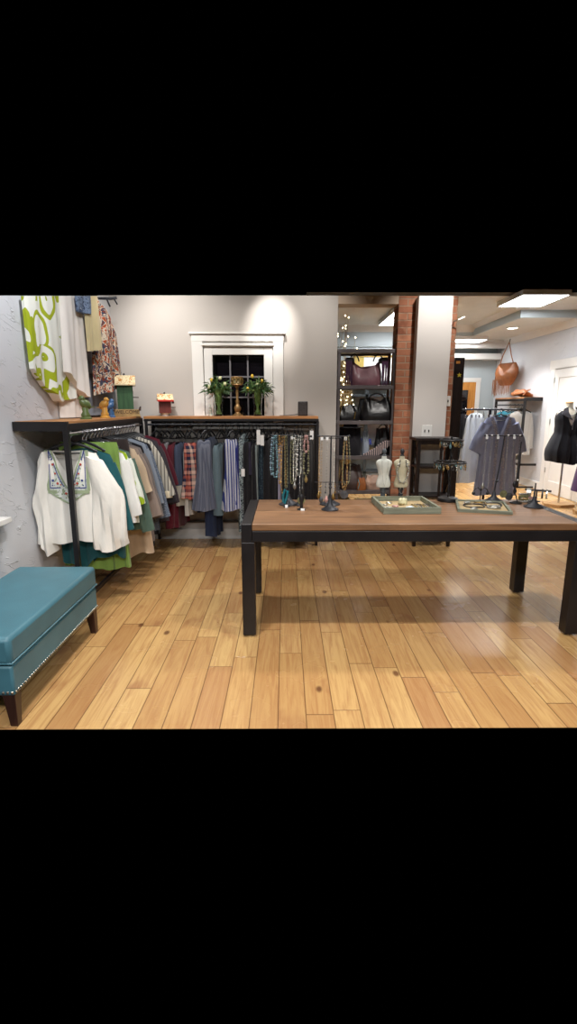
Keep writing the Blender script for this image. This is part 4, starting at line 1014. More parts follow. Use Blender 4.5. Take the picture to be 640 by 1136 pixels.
# ------------------------------------------------------------------ rear right rack
t = thing('clothes_rack', 'black steel rack with wooden shelf along the right wall beyond the white door', 'clothes rack', (4.5, 9.2, 0))
B().box((-.16, .02, 1.645), (.165, 1.30, 1.67)).build('shelf_board', M['shelfwoody'], t, bev=.002)
B().box((-.165, 0, 1.60), (.167, .035, 1.665)).box((-.165, .035, 1.60), (-.14, 1.30, 1.645)).build('top_frame', M['black'], t, bev=.002)
for y in (0, 1.26): B().box((-.165, y, 0), (-.125, y + .04, 1.6)).build('post', M['black'], t, bev=.002)
B().box((-.16, .0, .42), (.167, .03, .46)).box((-.16, .04, .42), (-.135, 1.26, .46)).box((-.16, .0, .0), (.167, .03, .03)).build('brace', M['black'], t, bev=.002)
B().tube([(-.15, .03, 1.53), (-.15, 1.26, 1.53)], .012, 8).build('hanging_rod', M['iron'], t, True)
RG = 'garments on the rear right rack'
M['cardi'] = cloth('warm_light_grey_knit', (172, 168, 162), .06)
garment('long_cardigan', 'light grey long cardigan hanging at the end of the right wall rack', 'cardigan', M['cardi'], (4.36, 9.33, 1.44), 0, RG, rows=top_rows(.83, .2, .22, .04), slope=.3, seed=3, neck=(.07, .08, .03), sleeves=SL(.04, .6, .06, .05), fold=.01)
garment('sweater', 'second grey knit sweater behind the light grey long cardigan', 'sweater', M['taupe2'], (4.36, 9.45, 1.42), 0, RG, rows=top_rows(.8), slope=.3, seed=4, sleeves=SL(.05, .5))
garment('shirt', 'small teal blue shirt left of the grey cardigan on the rear rack', 'shirt', cloth('teal_blue', (52, 130, 150)), (4.22, 9.60, 1.44), 0, RG, rows=top_rows(.5), slope=.3, seed=5, sleeves=SL(.06, .3))
garment('dress', 'grey green dress hanging deeper on the right wall rack', 'dress', M['greygreen'], (4.36, 9.8, 1.42), 0, RG, rows=top_rows(.95), slope=.3, seed=6)
for y in (9.33, 9.45, 9.6, 9.8): hanger(4.35, y, 1.53, 0, 'dark hanger on the rod of the rack beyond the white door', 'hangers on the right wall rack', .19, False)
# brown hobo bag on the wall + folded suede on the shelf
t = thing('fringed_hobo_bag', 'large cognac brown fringed hobo bag hanging high on the right wall', 'handbag', (4.46, 10.35, 1.92), -1.25)
rings = []
for i in range(15):
    q = i / 14; hw = .30 * (math.sin(PI * (.12 + .62 * q)) ** .8) if q < .6 else .30 * (math.sin(PI * (.12 + .62 * q)) ** .8) * (1 - .1 * (q - .6)); hd = .10 * math.sin(PI * (.15 + .7 * q)) ** .8
    rings.append([(hw * math.cos(a), hd * math.sin(a) + .012 * math.sin(7 * a + 9 * q), .44 * q - (.20 * max(0, q - .45) * (1 - abs(math.cos(a))) * 1.9)) for a in [2 * PI * k / 32 for k in range(32)]])
B().loft(rings).build('bag_body', M['brownbag'], t, True)
B().tube([(-.20, -.02, .38), (-.12, -.02, .60), (0, 0, .84)], .010, 6).tube([(.20, -.02, .38), (.10, -.02, .60), (0, 0, .84)], .010, 6).build('strap', M['brownbag'], t, True)
B().tube([(0, 0, .82), (0, .02, .90)], .008, 6).build('hook', M['iron'], t, True)
fringe(t, (-.28, .22), -.09, .12, .32, M['brownbag'], 6, 24); fringe(t, (-.30, -.24), -.02, .2, .42, M['brownbag'], 9, 5)
t = thing('folded_suede_bag', 'crumpled cognac suede bag lying on the rear right shelf', 'handbag', (4.47, 9.62, 1.671), 0)
rnd = random.Random(3); rings = []
for i in range(12):
    q = i / 11; r = math.sin(PI * (.06 + .88 * q)) ** .6
    rings.append([(-.17 + .34 * q, .26 * r * math.cos(a), max(0, .055 + .055 * r * math.sin(a) + .045 * r * math.sin(q * 5) + .012 * math.sin(5 * a + 8 * q))) for a in [2 * PI * k / 24 for k in range(24)]])
B().loft(rings).build('bag_body', M['brownbag'], t, True)
B().tube([(-.10, -.26, .03), (.0, -.22, .12), (.10, -.1, .14), (.1, .1, .12)], .012, 6).build('strap', M['brownbag'], t, True)

# ------------------------------------------------------------------ rolling rack with kimono, trousers
t = thing('rolling_rack', 'black garment rack holding the grey kimono and white trousers', 'clothes rack', (2.95, 7.15, 0))
B().tube([(-.45, 0, 1.46), (.32, 0, 1.46)], .012, 8).build('hanging_rod', M['iron'], t, True)
for x in (-.07,): B().box((x, -.015, .05), (x + .03, .015, 1.46)).build('post', M['black'], t, bev=.002)
for x in (-.055,):
    B().box((x - .012, -.25, .03), (x + .012, .25, .055)).build('foot', M['black'], t, bev=.002)
B().box((-.25, -.012, .03), (.14, .012, .055)).build('cross_foot', M['black'], t, bev=.002)
M['kimono'] = cloth('dusty_slate_grey', (142, 148, 176), .14); M['embroid'] = dots_mat('pale_embroidery_band', (134, 134, 154), (196, 186, 184), 75, .34)
kr = [(0, .19, .02), (.06, .22, .04), (.3, .235, .055), (.7, .26, .065), (1.1, .29, .075)]
ko = gmesh(kr, .25, .013, 11, 9, (.085, .26, .03), [(-1, .14, .36, .10, .12, .03), (1, .14, .36, .10, .12, .03)], .01).build('kimono_dress', M['kimono'], None, True)
ko.location = (2.91, 6.82, 1.395); tag(ko, 'slate grey kimono dress with pale embroidered front bands on a black hanger', 'dress', 'garments on the rolling rack')
for s in (-1, 1):
    kb = B(); vs_ = []; fs = []
    P, L = gfun(kr, .25, .013, 11, 9, (.085, .26, .03), .01)
    for i in range(27):
        v = 1.0 * i / 26; xc = s * (.075 * max(0, 1 - v / .26) + .05)
        for j in range(4):
            x = xc + (j - 1.5) * .014; hwv = .22
            th = -math.acos(max(-1, min(1, math.copysign((abs(x) / (.19 + .1 * v)) ** 1.25, x))))
            yy = P(max(.02, v), th)[1]; vs_.append((x, yy - .007, -v - .02 - (.02 if v < .2 else 0)))
    for i in range(26):
        for j in range(3): a = i * 4 + j; fs.append((a, a + 1, a + 5, a + 4))
    kb.add(vs_, fs).build('embroidered_band', M['embroid'], ko, True)
hanger(2.91, 6.82, 1.46, 0, 'black hanger holding the slate grey kimono dress', 'hangers on the rolling rack', .19, False)
pr_ = [(0, .05, .02), (.05, .07, .04), (.4, .11, .06), (.9, .17, .06)]
def simple_g(nm, lab, cat, mk, loc, rows, rz=0, **k):
    return garment(nm, lab, cat, M[mk] if isinstance(mk, str) else mk, loc, rz, 'garments on the rolling rack', rows=rows, slope=.3, **k)
simple_g('trousers', 'pale white wide trousers hanging left of the grey kimono dress', 'trousers', 'blueg3' if 'blueg3' in M else cloth('cool_white_linen', (206, 212, 216), .06), (2.75, 7.3, 1.42), [(0, .08, .02), (.05, .12, .04), (.45, .17, .06), (1.02, .22, .06)], 0, seed=3, neck=(.01, 0, 0), fold=.014)
simple_g('trousers', 'black trousers hanging leftmost on the rolling rack beside white trousers', 'trousers', 'blackcloth', (2.60, 7.42, 1.40), [(0, .10, .02), (.05, .11, .03), (.68, .09, .04)], 0, seed=5, neck=(.01, 0, 0))
for i in range(8):
    hanger(2.55 + i * .085, 7.15, 1.46, 1.2 + .1 * (i % 3), 'bare pale hanger bunched on the rolling rack rail', 'bare hangers on the rolling rack', .15, True, True)

# ------------------------------------------------------------------ mannequins
M['formcloth'] = cloth('ivory_form_cloth', (214, 206, 188), .05); M['formwood'] = wood_mat('pale_maple', (206, 164, 112), (180, 136, 86), 'x', 1, .5)
def ell(x, y, z, rx, ry, n=28): return [(x + rx * math.cos(a), y + ry * math.sin(a), z) for a in [2 * PI * k / n for k in range(n)]]
def dressform(label, loc, m, dlabel, hexbase=True, purple=False):
    t = thing('dress_form', label, 'mannequin', loc)
    pr = [(1.55, .052, .052), (1.49, .05, .055), (1.46, .07, .06), (1.43, .15, .075), (1.38, .175, .09), (1.28, .17, .115), (1.20, .155, .11), (1.08, .125, .09), (.98, .15, .105), (.86, .175, .12), (.80, .17, .115)]
    B().loft([ell(0, 0, z, a, c) for z, a, c in pr][::-1]).build('torso', M['formcloth'], t, True)
    B().lathe([(.055, 1.548), (.056, 1.56), (.045, 1.572), (.01, 1.576)], n=24).build('neck_cap', M['formwood'], t, True)
    B().tube([(0, 0, .04), (0, 0, .82)], .014, 12).build('pole', M['chrome'], t, True)
    B().prism([(.25 * math.cos(PI / 3 * k + .2), .22 * math.sin(PI / 3 * k + .2)) for k in range(6)], 'z', 0, .045).build('base', M['formwood'], t, bev=.006)
    return t
dressform('ivory dress form with wooden neck cap and hexagonal wooden base by the white door', (4.22, 7.52, 0), None, None)
M['blackjersey'] = cloth('black_jersey', (20, 20, 26), .12); M['purple'] = cloth('deep_purple', (62, 26, 74), .14)
dp = [(0, .13, .085), (.04, .175, .10), (.12, .18, .128), (.24, .165, .125), (.36, .17, .12), (.46, .215, .15), (.62, .27, .18), (.70, .272, .18), (.80, .255, .17)]
def worn(rows, slope, fold, seed, neck, hemw, n=60, m=30, kf=8):
    P, L = gfun(rows, slope, fold, kf, seed, neck, hemw); b = B()
    b.loft([[P(L * i / (m - 1), 2 * PI * k / n) for k in range(n)] for i in range(m)], (False, True)); return b
o = worn(dp, .25, .018, 4, (.09, .20, .02), .018, kf=13).build('zip_dress', M['blackjersey'], None, True)
o.location = (4.22, 7.52, 1.47); tag(o, 'black sleeveless zip front vest dress worn by the dress form near the white door', 'dress')
for s in (-1, 1):
    B().add([(s * .05, -.07, .03), (s * .115, -.085, .0), (s * .16, -.12, -.075), (s * .015, -.155, -.16), (s * .06, -.115, -.05), (s * .05, -.06, .02), (s * .115, -.07, .0), (s * .155, -.10, -.075), (s * .015, -.13, -.16)],
            [(0, 1, 2, 4), (4, 2, 3), (5, 7, 6), (0, 5, 6, 1), (1, 6, 7, 2), (2, 7, 8, 3)]).build('collar', M['charcoal'], o)
B().tube([(0, -.14, -.15), (0, -.148, -.30)], .004, 6).build('zip', M['silver'], o)
def necklace_loop(x, y, ztop, L, w_, r, bead, seed=0, sag=1.0, nseg=None):
    """closed drop loop of beads hanging from (x,y,ztop)"""
    b = B(); n = nseg or max(16, int((2 * L) / (r * 2.2))); n = min(n, 90)
    for i in range(n + 1):
        q = i / n; side = 1 if q > .5 else -1; s_ = 1 - abs(2 * q - 1)
        z = ztop - L * (1 - (1 - s_) ** 1.0) if True else 0
        ww = w_ / 2 * (math.sin(PI * min(1, s_ * .5 + .12)) if s_ < .8 else math.sin(PI * .52) * (1 - ((s_ - .8) / .2) ** 2) ** .5)
        bead_r = r * (1 + .35 * math.sin(i * 2.4 + seed))
        b.ball((x + side * max(0, ww), y, z), bead_r, 6)
    return b
b = B()
for i in range(24):
    a = PI * i / 23; b.ball((.062 * math.cos(a), -.07 - .035 * math.sin(a), 1.47 - .10 * math.sin(a)), .009, 6)
b2 = b.build('chain_necklace', M['silver'], None, True, loc=(4.22, 7.52, 0)); tag(b2, 'chunky silver chain necklace around the neck of the black dressed form', 'necklace')
t = dressform('second dress form at the right edge of the picture under the purple dress', (4.38, 6.95, 0), None, None)
dp2 = [(0, .15, .085), (.04, .178, .10), (.12, .182, .13), (.24, .168, .125), (.36, .17, .125), (.5, .19, .15), (.8, .24, .17), (1.10, .285, .19)]
o = worn(dp2, .25, .014, 8, (.09, .1, .02), .02, kf=9).build('purple_dress', M['purple'], None, True)
o.location = (4.38, 6.95, 1.44); tag(o, 'deep purple dress at the right edge of the picture', 'dress')

# ------------------------------------------------------------------ things on the display table
ZT = .7725
def stand(name, label, x, y, h, bar, bw, rb=.075, tilt=0, n=0, group='necklace stands on the display table', low=0):
    t = thing(name, label, 'jewellery stand', (x, y, ZT), 0, group)
    B().lathe([(rb, 0), (rb, .006), (rb * .72, .016), (rb * .35, .036), (.014, .055), (.010, .075), (.008, .08)], n=24).build('base', M['iron'], t, True)
    B().tube([(0, 0, .07), (tilt * .5, 0, h * .5), (tilt, 0, h)], [.006, .0055, .005], 10).build('pole', M['iron'], t, True)
    B().lathe([(.010, 0), (.013, .006), (.010, .012)], (tilt * .3, 0, h * .3), 12).build('collar', M['iron'], t, True)
    if bar:
        B().tube([(tilt - bar[0], 0, h), (tilt + bar[1], 0, h)], .004, 8).ball((tilt - bar[0], 0, h), .009, 8).ball((tilt + bar[1], 0, h), .009, 8).build('cross_bar', M['iron'], t, True)
    if low:
        B().tube([(-low, 0, .17), (low, 0, .17)], .003, 6).build('lower_bar', M['iron'], t, True)
    return t
stand('necklace_stand', 'tall black T bar necklace stand holding turquoise and gold strands', .022, 3.70, .52, (.125, .05), .18)
stand('necklace_stand', 'tall black T bar necklace stand holding silver chains, third from the brick column', .10, 3.66, .515, (.04, .085), .18, .03)
stand('necklace_stand', 'tall black T bar necklace stand near the left busts with long gold chains', .318, 3.50, .525, (.09, .125), .1, .062, 0, low=0)
stand('necklace_stand', 'lower black necklace stand behind the long gold chains', .335, 3.70, .50, (.07, .07), .1, .078, 0, low=.12)
stand('necklace_stand', 'leaning black T bar necklace stand in front of the kimono dress', 1.63, 3.82, .51, (.15, .13), .1, .068, .045)
stand('ring_stand', 'short black cone based stand with a pointed finial at the right table end', 1.83, 3.585, .18, None, 0, .068)
M['turq'] = mat('turquoise_beads', (100, 138, 146), .3, 0, .35, 60); M['bluebd'] = mat('blue_grey_crystal', (120, 144, 160), .2, .1, .3, 80)
M['goldbd'] = mat('gold_beads', (176, 140, 84), .3, .6, .3, 80); M['olive'] = mat('olive_beads', (120, 118, 84), .35, .2, .35, 70); M['silverbd'] = mat('silver_beads', (196, 196, 188), .25, .7, .3, 70)
M['pinkbd'] = mat('rose_beads', (182, 140, 134), .35, 0, .2, 50); M['darkbd'] = mat('smoky_beads', (84, 84, 86), .3, .3, .3, 60); M['amber'] = mat('amber_beads', (136, 116, 70), .3, .1, .3, 50)
NG = 'necklaces on the tall stands'
def neck(x, y, zt, L, w_, r, mk, label, pend=None, pm=None, tagtop=False, grp=NG):
    o = necklace_loop(0, 0, 0, L, w_, r, None, int(x * 100)).build('necklace', M[mk], None, True, loc=(x, y, zt)); tag(o, label, 'necklace', grp)
    if pend == 'disc': B().lathe([(.001, 0), (.026, .002), (.03, .006), (.001, .008)], (0, 0, 0), 16).build('pendant', M[pm], o, True).matrix_local = Matrix.Translation((0, 0, -L - .03)) @ Matrix.Rotation(PI / 2, 4, 'X')
    if pend == 'drop': B().lathe([(.001, -.055), (.012, -.04), (.014, -.025), (.003, 0)], (0, 0, -L), 12).build('pendant', M[pm], o, True)
    if pend == 'tassel':
        b = B()
        for k in range(9): b.tube([(0, 0, -L), ((k - 4) * .003, .003 * (k % 3 - 1), -L - .07)], .0016, 5)
        b.build('tassel', M[pm], o)
    if tagtop: B().box((-.009, -.006, -.024), (.009, -.004, -.002)).build('price_label', M['paper'], o)
zt = ZT + .515
neck(-.088, 3.70, zt, .30, .05, .0075, 'bluebd', 'wide blue crystal bead necklace, leftmost on the stands'); neck(-.078, 3.685, zt, .31, .035, .0065, 'turq', 'turquoise bead necklace tangled with the leftmost blue crystals')
neck(-.045, 3.70, zt, .36, .016, .0055, 'goldbd', 'bronze gold bead strand right of the turquoise beads')
neck(-.018, 3.70, zt, .44, .034, .0048, 'goldbd', 'long pale gold chain loop with a gold tassel', 'tassel', 'gold'); neck(.002, 3.69, zt, .40, .02, .0045, 'olive', 'long olive seed bead strand beside the gold tassel', None)
neck(.046, 3.70, zt, .36, .022, .0055, 'olive', 'dark olive strand with a white label, right of the first stand pole', None, None, True)
neck(.066, 3.66, zt, .34, .02, .0055, 'silverbd', 'silver bead chain with a small dangling drop', 'drop', 'silver')
neck(.098, 3.645, zt, .29, .03, .006, 'silverbd', 'doubled silver chain hanging at mid height'); neck(.115, 3.635, zt, .44, .022, .003, 'silverbd', 'thin long silver chain with a pale green disc pendant', 'disc', 'olive')
neck(.150, 3.66, zt, .29, .036, .008, 'olive', 'chunky green and gold stone necklace, rightmost on the two left stands', 'drop', 'amber', True)
neck(.149, 3.645, zt, .11, .03, .008, 'pinkbd', 'short rose bead cluster above the green and gold stones')
zt = ZT + .522
neck(.236, 3.50, zt, .39, .006, .003, 'goldbd', 'single thin gold chain at the left end of the third stand', 'drop', 'gold'); neck(.252, 3.49, zt, .42, .006, .0022, 'goldbd', 'fine rose gold chain beside the thin gold chain', 'drop', 'darkbd', True)
neck(.29, 3.50, zt, .42, .005, .0018, 'silverbd', 'very fine silver chain against the grey wall edge', 'drop', 'pinkbd', True); neck(.34, 3.50, zt, .40, .006, .0020, 'silverbd', 'fine silver chain just right of the third stand pole', 'drop', 'gold')
neck(.418, 3.50, zt, .38, .034, .0045, 'goldbd', 'layered gold chain necklace with a grey oval pendant', 'disc', 'darkbd', True); neck(.428, 3.485, zt, .34, .05, .004, 'olive', 'second layered chain behind the grey oval pendant')
for k, x in enumerate((.26, .30, .37, .40, .44)):
    o = B().tube([(0, 0, 0), (.004, 0, -.05), (-.004, 0, -.075)], .0022, 6).ball((0, 0, -.03), .007, 8).ball((0, 0, -.075), .008, 8)
    tag(o.build('drop_earring', M[('goldbd', 'darkbd')[k % 2]], None, True, loc=(x - .0, 3.69, ZT + .168)), ['gold drop earring', 'smoky drop earring'][k % 2] + ' on the lower bar behind the long gold chains', 'earring', 'drop earrings on the lower bar')
zt = ZT + .51
for k, (x, L, mk, lab, pe, pm) in enumerate(((1.535, .36, 'silverbd', 'fine silver chain at the left of the leaning stand', 'drop', 'silver'), (1.575, .40, 'silverbd', 'long pale chain second on the leaning stand', None, None), (1.62, .30, 'darkbd', 'smoky chain left of the leaning pole', None, None),
         (1.70, .42, 'silverbd', 'silver chain with a pale green disc right of the leaning pole', 'disc', 'olive'), (1.745, .44, 'silverbd', 'thin pale chain with a dark disc on the leaning stand', 'disc', 'darkbd'), (1.79, .40, 'darkbd', 'dark beaded chain at the right end of the leaning stand', 'drop', 'blackplastic'))):
    neck(x, 3.815, zt, L, .008, .0022, mk, lab, pe, pm, k % 2 == 0, 'necklaces on the leaning stand')
    B().ball((0, 0, .004), .007, 8, (1.3, .8, .7)).build('clasp_cover', M['paper'], [o for o in bpy.data.objects if o.name.startswith('necklace')][-1] if False else bpy.data.objects[sorted([q.name for q in bpy.data.objects if q.name.startswith('necklace') and not q.name.startswith('necklace_')])[-1]], True)
# earring T hand stands in front
t = thing('hand_ring_stand', 'small black post wrapped with a teal beaded bracelet near the left table end', 'jewellery stand', (.002, 3.60, ZT))
B().lathe([(.02, 0), (.022, .006), (.009, .014), (.008, .10), (.011, .13), (.004, .15)], n=16).build('post', M['blackplastic'], t, True)
B().tube([(-.02, -.012, .04), (-.022, -.014, .09), (-.008, -.014, .135), (.012, -.012, .12), (.004, -.014, .07), (-.012, -.014, .03)], .009, 8).build('teal_wrap', mat('teal_beads', (24, 104, 116), .35, 0, .3, 60), t, True)
B().box((-.008, -.03, 0), (.012, -.024, .022)).build('price_label', M['paper'], t)
t = thing('hand_ring_stand', 'small black hand shaped ring stand with a pale label beside the silver chains', 'jewellery stand', (.112, 3.50, ZT))
b = B().lathe([(.03, 0), (.031, .006), (.012, .014), (.010, .05), (.016, .07), (.018, .10), (.010, .112)], n=16, sx=1, sy=.6); b.build('palm', M['blackplastic'], t, True)
for k, (dx, l) in enumerate(((-.012, .045), (-.004, .055), (.004, .052), (.012, .040))): B().tube([(dx, 0, .10), (dx * 1.3, 0, .10 + l)], [.004, .003], 6).build('finger', M['blackplastic'], t, True)
B().tube([(.014, 0, .075), (.030, -.002, .10)], [.004, .003], 6).build('thumb', M['blackplastic'], t, True)
B().box((-.006, -.034, 0), (.022, -.03, .016)).build('price_label', M['paper'], t)
# jewellery trays
M['traywood'] = wood_mat('weathered_sage_wood', (138, 142, 124), (96, 100, 86), 'x', 1, .7); M['burlap'] = mat('burlap_lining', (176, 154, 116), .9, 0, .12, 60, .3, 200)
def tray(label, loc, rz, w_, d, h, skew=0):
    t = thing('display_tray', label, 'tray', loc, rz, 'jewellery trays on the display table')
    B().box((-w_ / 2, -d / 2, 0), (w_ / 2, d / 2, .006)).build('tray_bottom', M['traywood'], t)
    B().box((-w_ / 2 + .02, -d / 2 + .02, .006), (w_ / 2 - .02, d / 2 - .02, .010)).build('lining', M['burlap'], t)
    B().box((-w_ / 2, -d / 2, .006), (w_ / 2, -d / 2 + .018, h)).build('front_rim', M['traywood'], t, bev=.002)
    B().box((-w_ / 2, d / 2 - .018, .006), (w_ / 2, d / 2, h)).build('rear_rim', M['traywood'], t, bev=.002)
    for s in (-1, 1): B().box((min(s * w_ / 2, s * (w_ / 2 - .018)), -d / 2 + .018, .006), (max(s * w_ / 2, s * (w_ / 2 - .018)), d / 2 - .018, h)).build('side_rim', M['traywood'], t, bev=.002)
    return t
tray('weathered sage wooden tray with burlap lining, deeper one in front of the busts', (.872, 3.58, ZT), .02, .40, .46, .045)
tray('weathered sage wooden tray holding bangles, turned towards the right table end', (1.44, 3.56, ZT), -.28, .36, .40, .022)
rnd = random.Random(7)
pieces = [(.74, 3.50, 'silverbd', 'small white stone brooch near the left of the deep tray'), (.80, 3.55, 'pinkbd', 'rose stone brooch left of centre in the deep tray'), (.86, 3.62, 'amber', 'pale amber rosette at the back of the deep tray')]
for x, y, mk, lab in pieces:
    b = B().lathe([(.018, 0), (.020, .005), (.012, .010), (.004, .013)], n=14)
    for k in range(7): a = 2 * PI * k / 7; b.ball((.020 * math.cos(a), .020 * math.sin(a), .006), .006, 6)
    tag(b.build('brooch', M[mk], None, True, loc=(x, y, ZT + .011)), lab, 'brooch')
t = thing('soap_rosette', 'cream carved rosette block sitting upright in the deep tray', 'ornament', (.88, 3.66, ZT + .0105))
B().lathe([(.034, 0), (.036, .01), (.030, .03), (.020, .040), (.006, .044)], n=8).build('block', mat('cream_stone', (206, 200, 160), .5), t, True)
for k in range(6): B().ball((.022 * math.cos(k * PI / 3), .022 * math.sin(k * PI / 3), .034), .010, 8).build('petal', mat('cream_petal', (214, 210, 176), .5) if k == 0 else bpy.data.materials['cream_petal'], t, True)
t = thing('shell_pendant', 'bright white blue shell pendant in the middle of the deep tray', 'pendant', (.895, 3.47, ZT + .011))
B().add([(0, -.045, 0), (.04, .0, .004), (.02, .05, .012), (-.03, .035, .01), (-.035, -.01, .004), (0, 0, .024)], [(0, 1, 5), (1, 2, 5), (2, 3, 5), (3, 4, 5), (4, 0, 5), (0, 4, 3, 2, 1)]).build('shell', mat('pearl_white', (214, 230, 240), .15, .1, .05), t)
for k in range(6):
    x = .955 + k * .021; b = B().tube([(0, -.08, .004), (.004, -.03, .012), (-.002, .03, .012), (.004, .08, .004)], .005, 6)
    tag(b.build('chain_bracelet', M[('amber', 'silverbd', 'darkbd')[k % 3]], None, True, loc=(x - .02, 3.55, ZT + .011)), ['amber', 'silver', 'smoky'][k % 3] + ' bracelet laid straight in the right half of the deep tray', 'bracelet', 'bracelets laid side by side in the deep tray')
for k, (x, y) in enumerate(((.78, 3.68), (.73, 3.60), (.80, 3.44))):
    tag(B().tube([(.02 * math.cos(a), .02 * math.sin(a), .005) for a in [2 * PI * j / 16 for j in range(17)]], .004, 6).build('ring', M['silver'], None, True, loc=(x, y, ZT + .011)), ['silver ring at the back left of the deep tray', 'silver ring against the left rim of the deep tray', 'silver ring near the front rim of the deep tray'][k], 'ring')
def bangle(x, y, r, m, lab, z=.010, th=.005):
    tag(B().tube([(r * math.cos(a), r * math.sin(a), th + .003 * math.sin(a * 3)) for a in [2 * PI * j / 32 for j in range(33)]], th, 8).build('bangle', m, None, True, loc=(x, y, ZT + z)), lab, 'bangle')
bangle(1.385, 3.57, .072, M['blackplastic'], 'wide thin black bangle at the left of the shallow tray'); bangle(1.54, 3.62, .065, M['blackplastic'], 'thin black bangle at the back of the shallow tray')
bangle(1.46, 3.66, .045, M['gold'], 'gold bangle at the rear edge of the shallow tray'); bangle(1.50, 3.50, .042, M['silver'], 'silver bangle in the middle of the shallow tray', .010, .008)
for k, (x, y, lab) in enumerate(((1.38, 3.70, 'flat silver disc at the rear left corner of the shallow tray'), (1.345, 3.465, 'flat silver leaf brooch at the front left of the shallow tray'), (1.55, 3.70, 'small silver disc at the rear right of the shallow tray'))):
    tag(B().lathe([(.026, 0), (.028, .004), (.01, .012), (.002, .013)], n=16, sy=.7).build('brooch', M['silver'], None, True, loc=(x, y, ZT + .011)), lab, 'brooch')
# two small busts
def bust(label, x, y, m, cap, seed):
    t = thing('jewellery_bust', label, 'bust', (x, y, ZT))
    B().lathe([(.040, 0), (.040, .006), (.014, .014), (.010, .02), (.018, .035), (.020, .05), (.012, .065), (.020, .085), (.024, .10), (.012, .115)], n=18).build('pedestal', cap, t, True)
    pr = [(.108, .052, .036), (.13, .058, .042), (.165, .050, .038), (.20, .040, .030), (.235, .046, .036), (.265, .054, .042), (.29, .062, .040), (.308, .062, .034), (.322, .045, .028), (.330, .022, .020), (.352, .017, .017)]
    B().loft([ell(0, 0, z, a, c) for z, a, c in pr]).build('torso', m, t, True)
    B().lathe([(.017, .352), (.018, .358), (.010, .365), (.014, .375), (.017, .388), (.013, .402), (.004, .410)], n=16).build('neck_finial', cap, t, True)
    return t
M['bustwhite'] = mat('chalk_white', (206, 208, 200), .7, 0, .06, 20); M['bustcream'] = mat('aged_cream', (190, 182, 156), .7, 0, .12, 20); M['greycap'] = mat('slate_grey_paint', (86, 92, 98), .5)
bust('small white display bust with a grey finial at the rear table edge', .768, 3.868, M['bustwhite'], M['greycap'], 1)
bust('small cream display bust with a dark finial nearest the black bookcase', .908, 3.868, M['bustcream'], mat('dark_cap', (48, 48, 54), .5), 2)
b = B()
for i in range(60):
    q = i / 59; a = (q - .5) * 2; b.ball((.024 * math.copysign(min(1, abs(a) * 1.1) ** .5, a) * (1 if abs(a) > .15 else abs(a) / .15), -.047 - (.004 if abs(a) < .5 else 0), .115 + .20 * min(1, abs(a) * 1.05)), .0022, 5)
tag(b.build('fine_necklace', M['silverbd'], None, True, loc=(.768, 3.868, ZT)), 'long fine silver necklace draped on the white bust', 'necklace')
b = B(); rnd = random.Random(2)
for i in range(70):
    q = i / 69; a = (q - .5) * 2; z = .14 + .15 * min(1, abs(a) * 1.2) ** 1.1; x = .048 * math.copysign(min(1, abs(a) * 1.6) ** .5, a); x *= (1 if abs(a) < .6 else 1 - (abs(a) - .6) * 1.2)
    b.ball((x, -.046, z + rnd.uniform(-.006, .006)), rnd.uniform(.004, .008), 6)
o = b.build('chunky_necklace', M['silverbd'], None, True, loc=(.908, 3.868, ZT)); tag(o, 'chunky silver disc necklace covering the cream bust', 'necklace')
for s in (-1, 1): B().tube([(s * .022, -.038, .325), (s * .026, -.050, .27)], .003, 6).build('black_cord', M['blackplastic'], o, True)
B().tube([(.016 * math.cos(a), -.034, .085 + .026 * math.sin(a)) for a in [2 * PI * j / 16 for j in range(17)]], .002, 6).build('ring_drop', M['silver'], o, True)
b = B()
for i in range(16): a = PI * i / 15; b.ball((.030 * math.cos(a), -.022, .105 - .04 * math.sin(a)), .004, 6)
tag(b.build('bead_bracelet', M['darkbd'], None, True, loc=(.768, 3.862, ZT)), 'smoky bead bracelet looped round the white bust pedestal', 'bracelet')
# earring carousel
t = thing('earring_carousel', 'black two tier round earring carousel on an oval base', 'jewellery stand', (1.275, 3.835, ZT))
B().lathe([(.078, 0), (.08, .008), (.076, .026), (.05, .030), (.008, .034)], n=32).build('base', M['blackplastic'], t, True)
B().tube([(0, 0, .03), (0, 0, .50)], .006, 10).build('pole', M['blackplastic'], t, True)
for z, r in ((.305, .118), (.475, .085)):
    b = B().tube([(r * math.cos(a), r * math.sin(a), z) for a in [2 * PI * j / 32 for j in range(33)]], .006, 8)
    for k in range(4): b.tube([(0, 0, z), (r * math.cos(k * PI / 2 + .4), r * math.sin(k * PI / 2 + .4), z)], .003, 6)
    b.build('tier_ring', M['blackplastic'], t, True)
for tier, z, r, n in ((0, .305, .118, 22), (1, .475, .085, 16)):
    for k in range(n):
        a = 2 * PI * k / n; mk = ('goldbd', 'silverbd', 'amber', 'darkbd', 'turq')[(k * 3 + tier) % 5]; kk = (k * 7) % 3
        b = B().tube([(0, 0, 0), (0, 0, -.018)], .0015, 5)
        if kk == 0: b.ball((0, 0, -.028), .011, 8, (1, .4, 1.3))
        elif kk == 1: b.tube([(.010 * math.cos(q), 0, -.030 + .014 * math.sin(q)) for q in [2 * PI * j / 12 for j in range(13)]], .0022, 5)
        else: b.ball((0, 0, -.024), .007, 6).ball((0, 0, -.042), .009, 6, (1, .6, 1.6))
        nm = {'goldbd': 'gold', 'silverbd': 'silver', 'amber': 'amber', 'darkbd': 'smoky', 'turq': 'turquoise'}[mk] + ' ' + ['oval', 'hoop', 'double drop'][kk]
        o = b.build('earring', M[mk], None, True, loc=(1.275 + r * math.cos(a), 3.835 + r * math.sin(a), ZT + z - .004)); o.rotation_euler = (0, 0, a + PI / 2)
        tag(o, nm + ' earring hanging from the ' + ['lower', 'upper'][tier] + ' ring of the carousel', 'earring', 'earrings on the ' + ['lower', 'upper'][tier] + ' carousel ring')
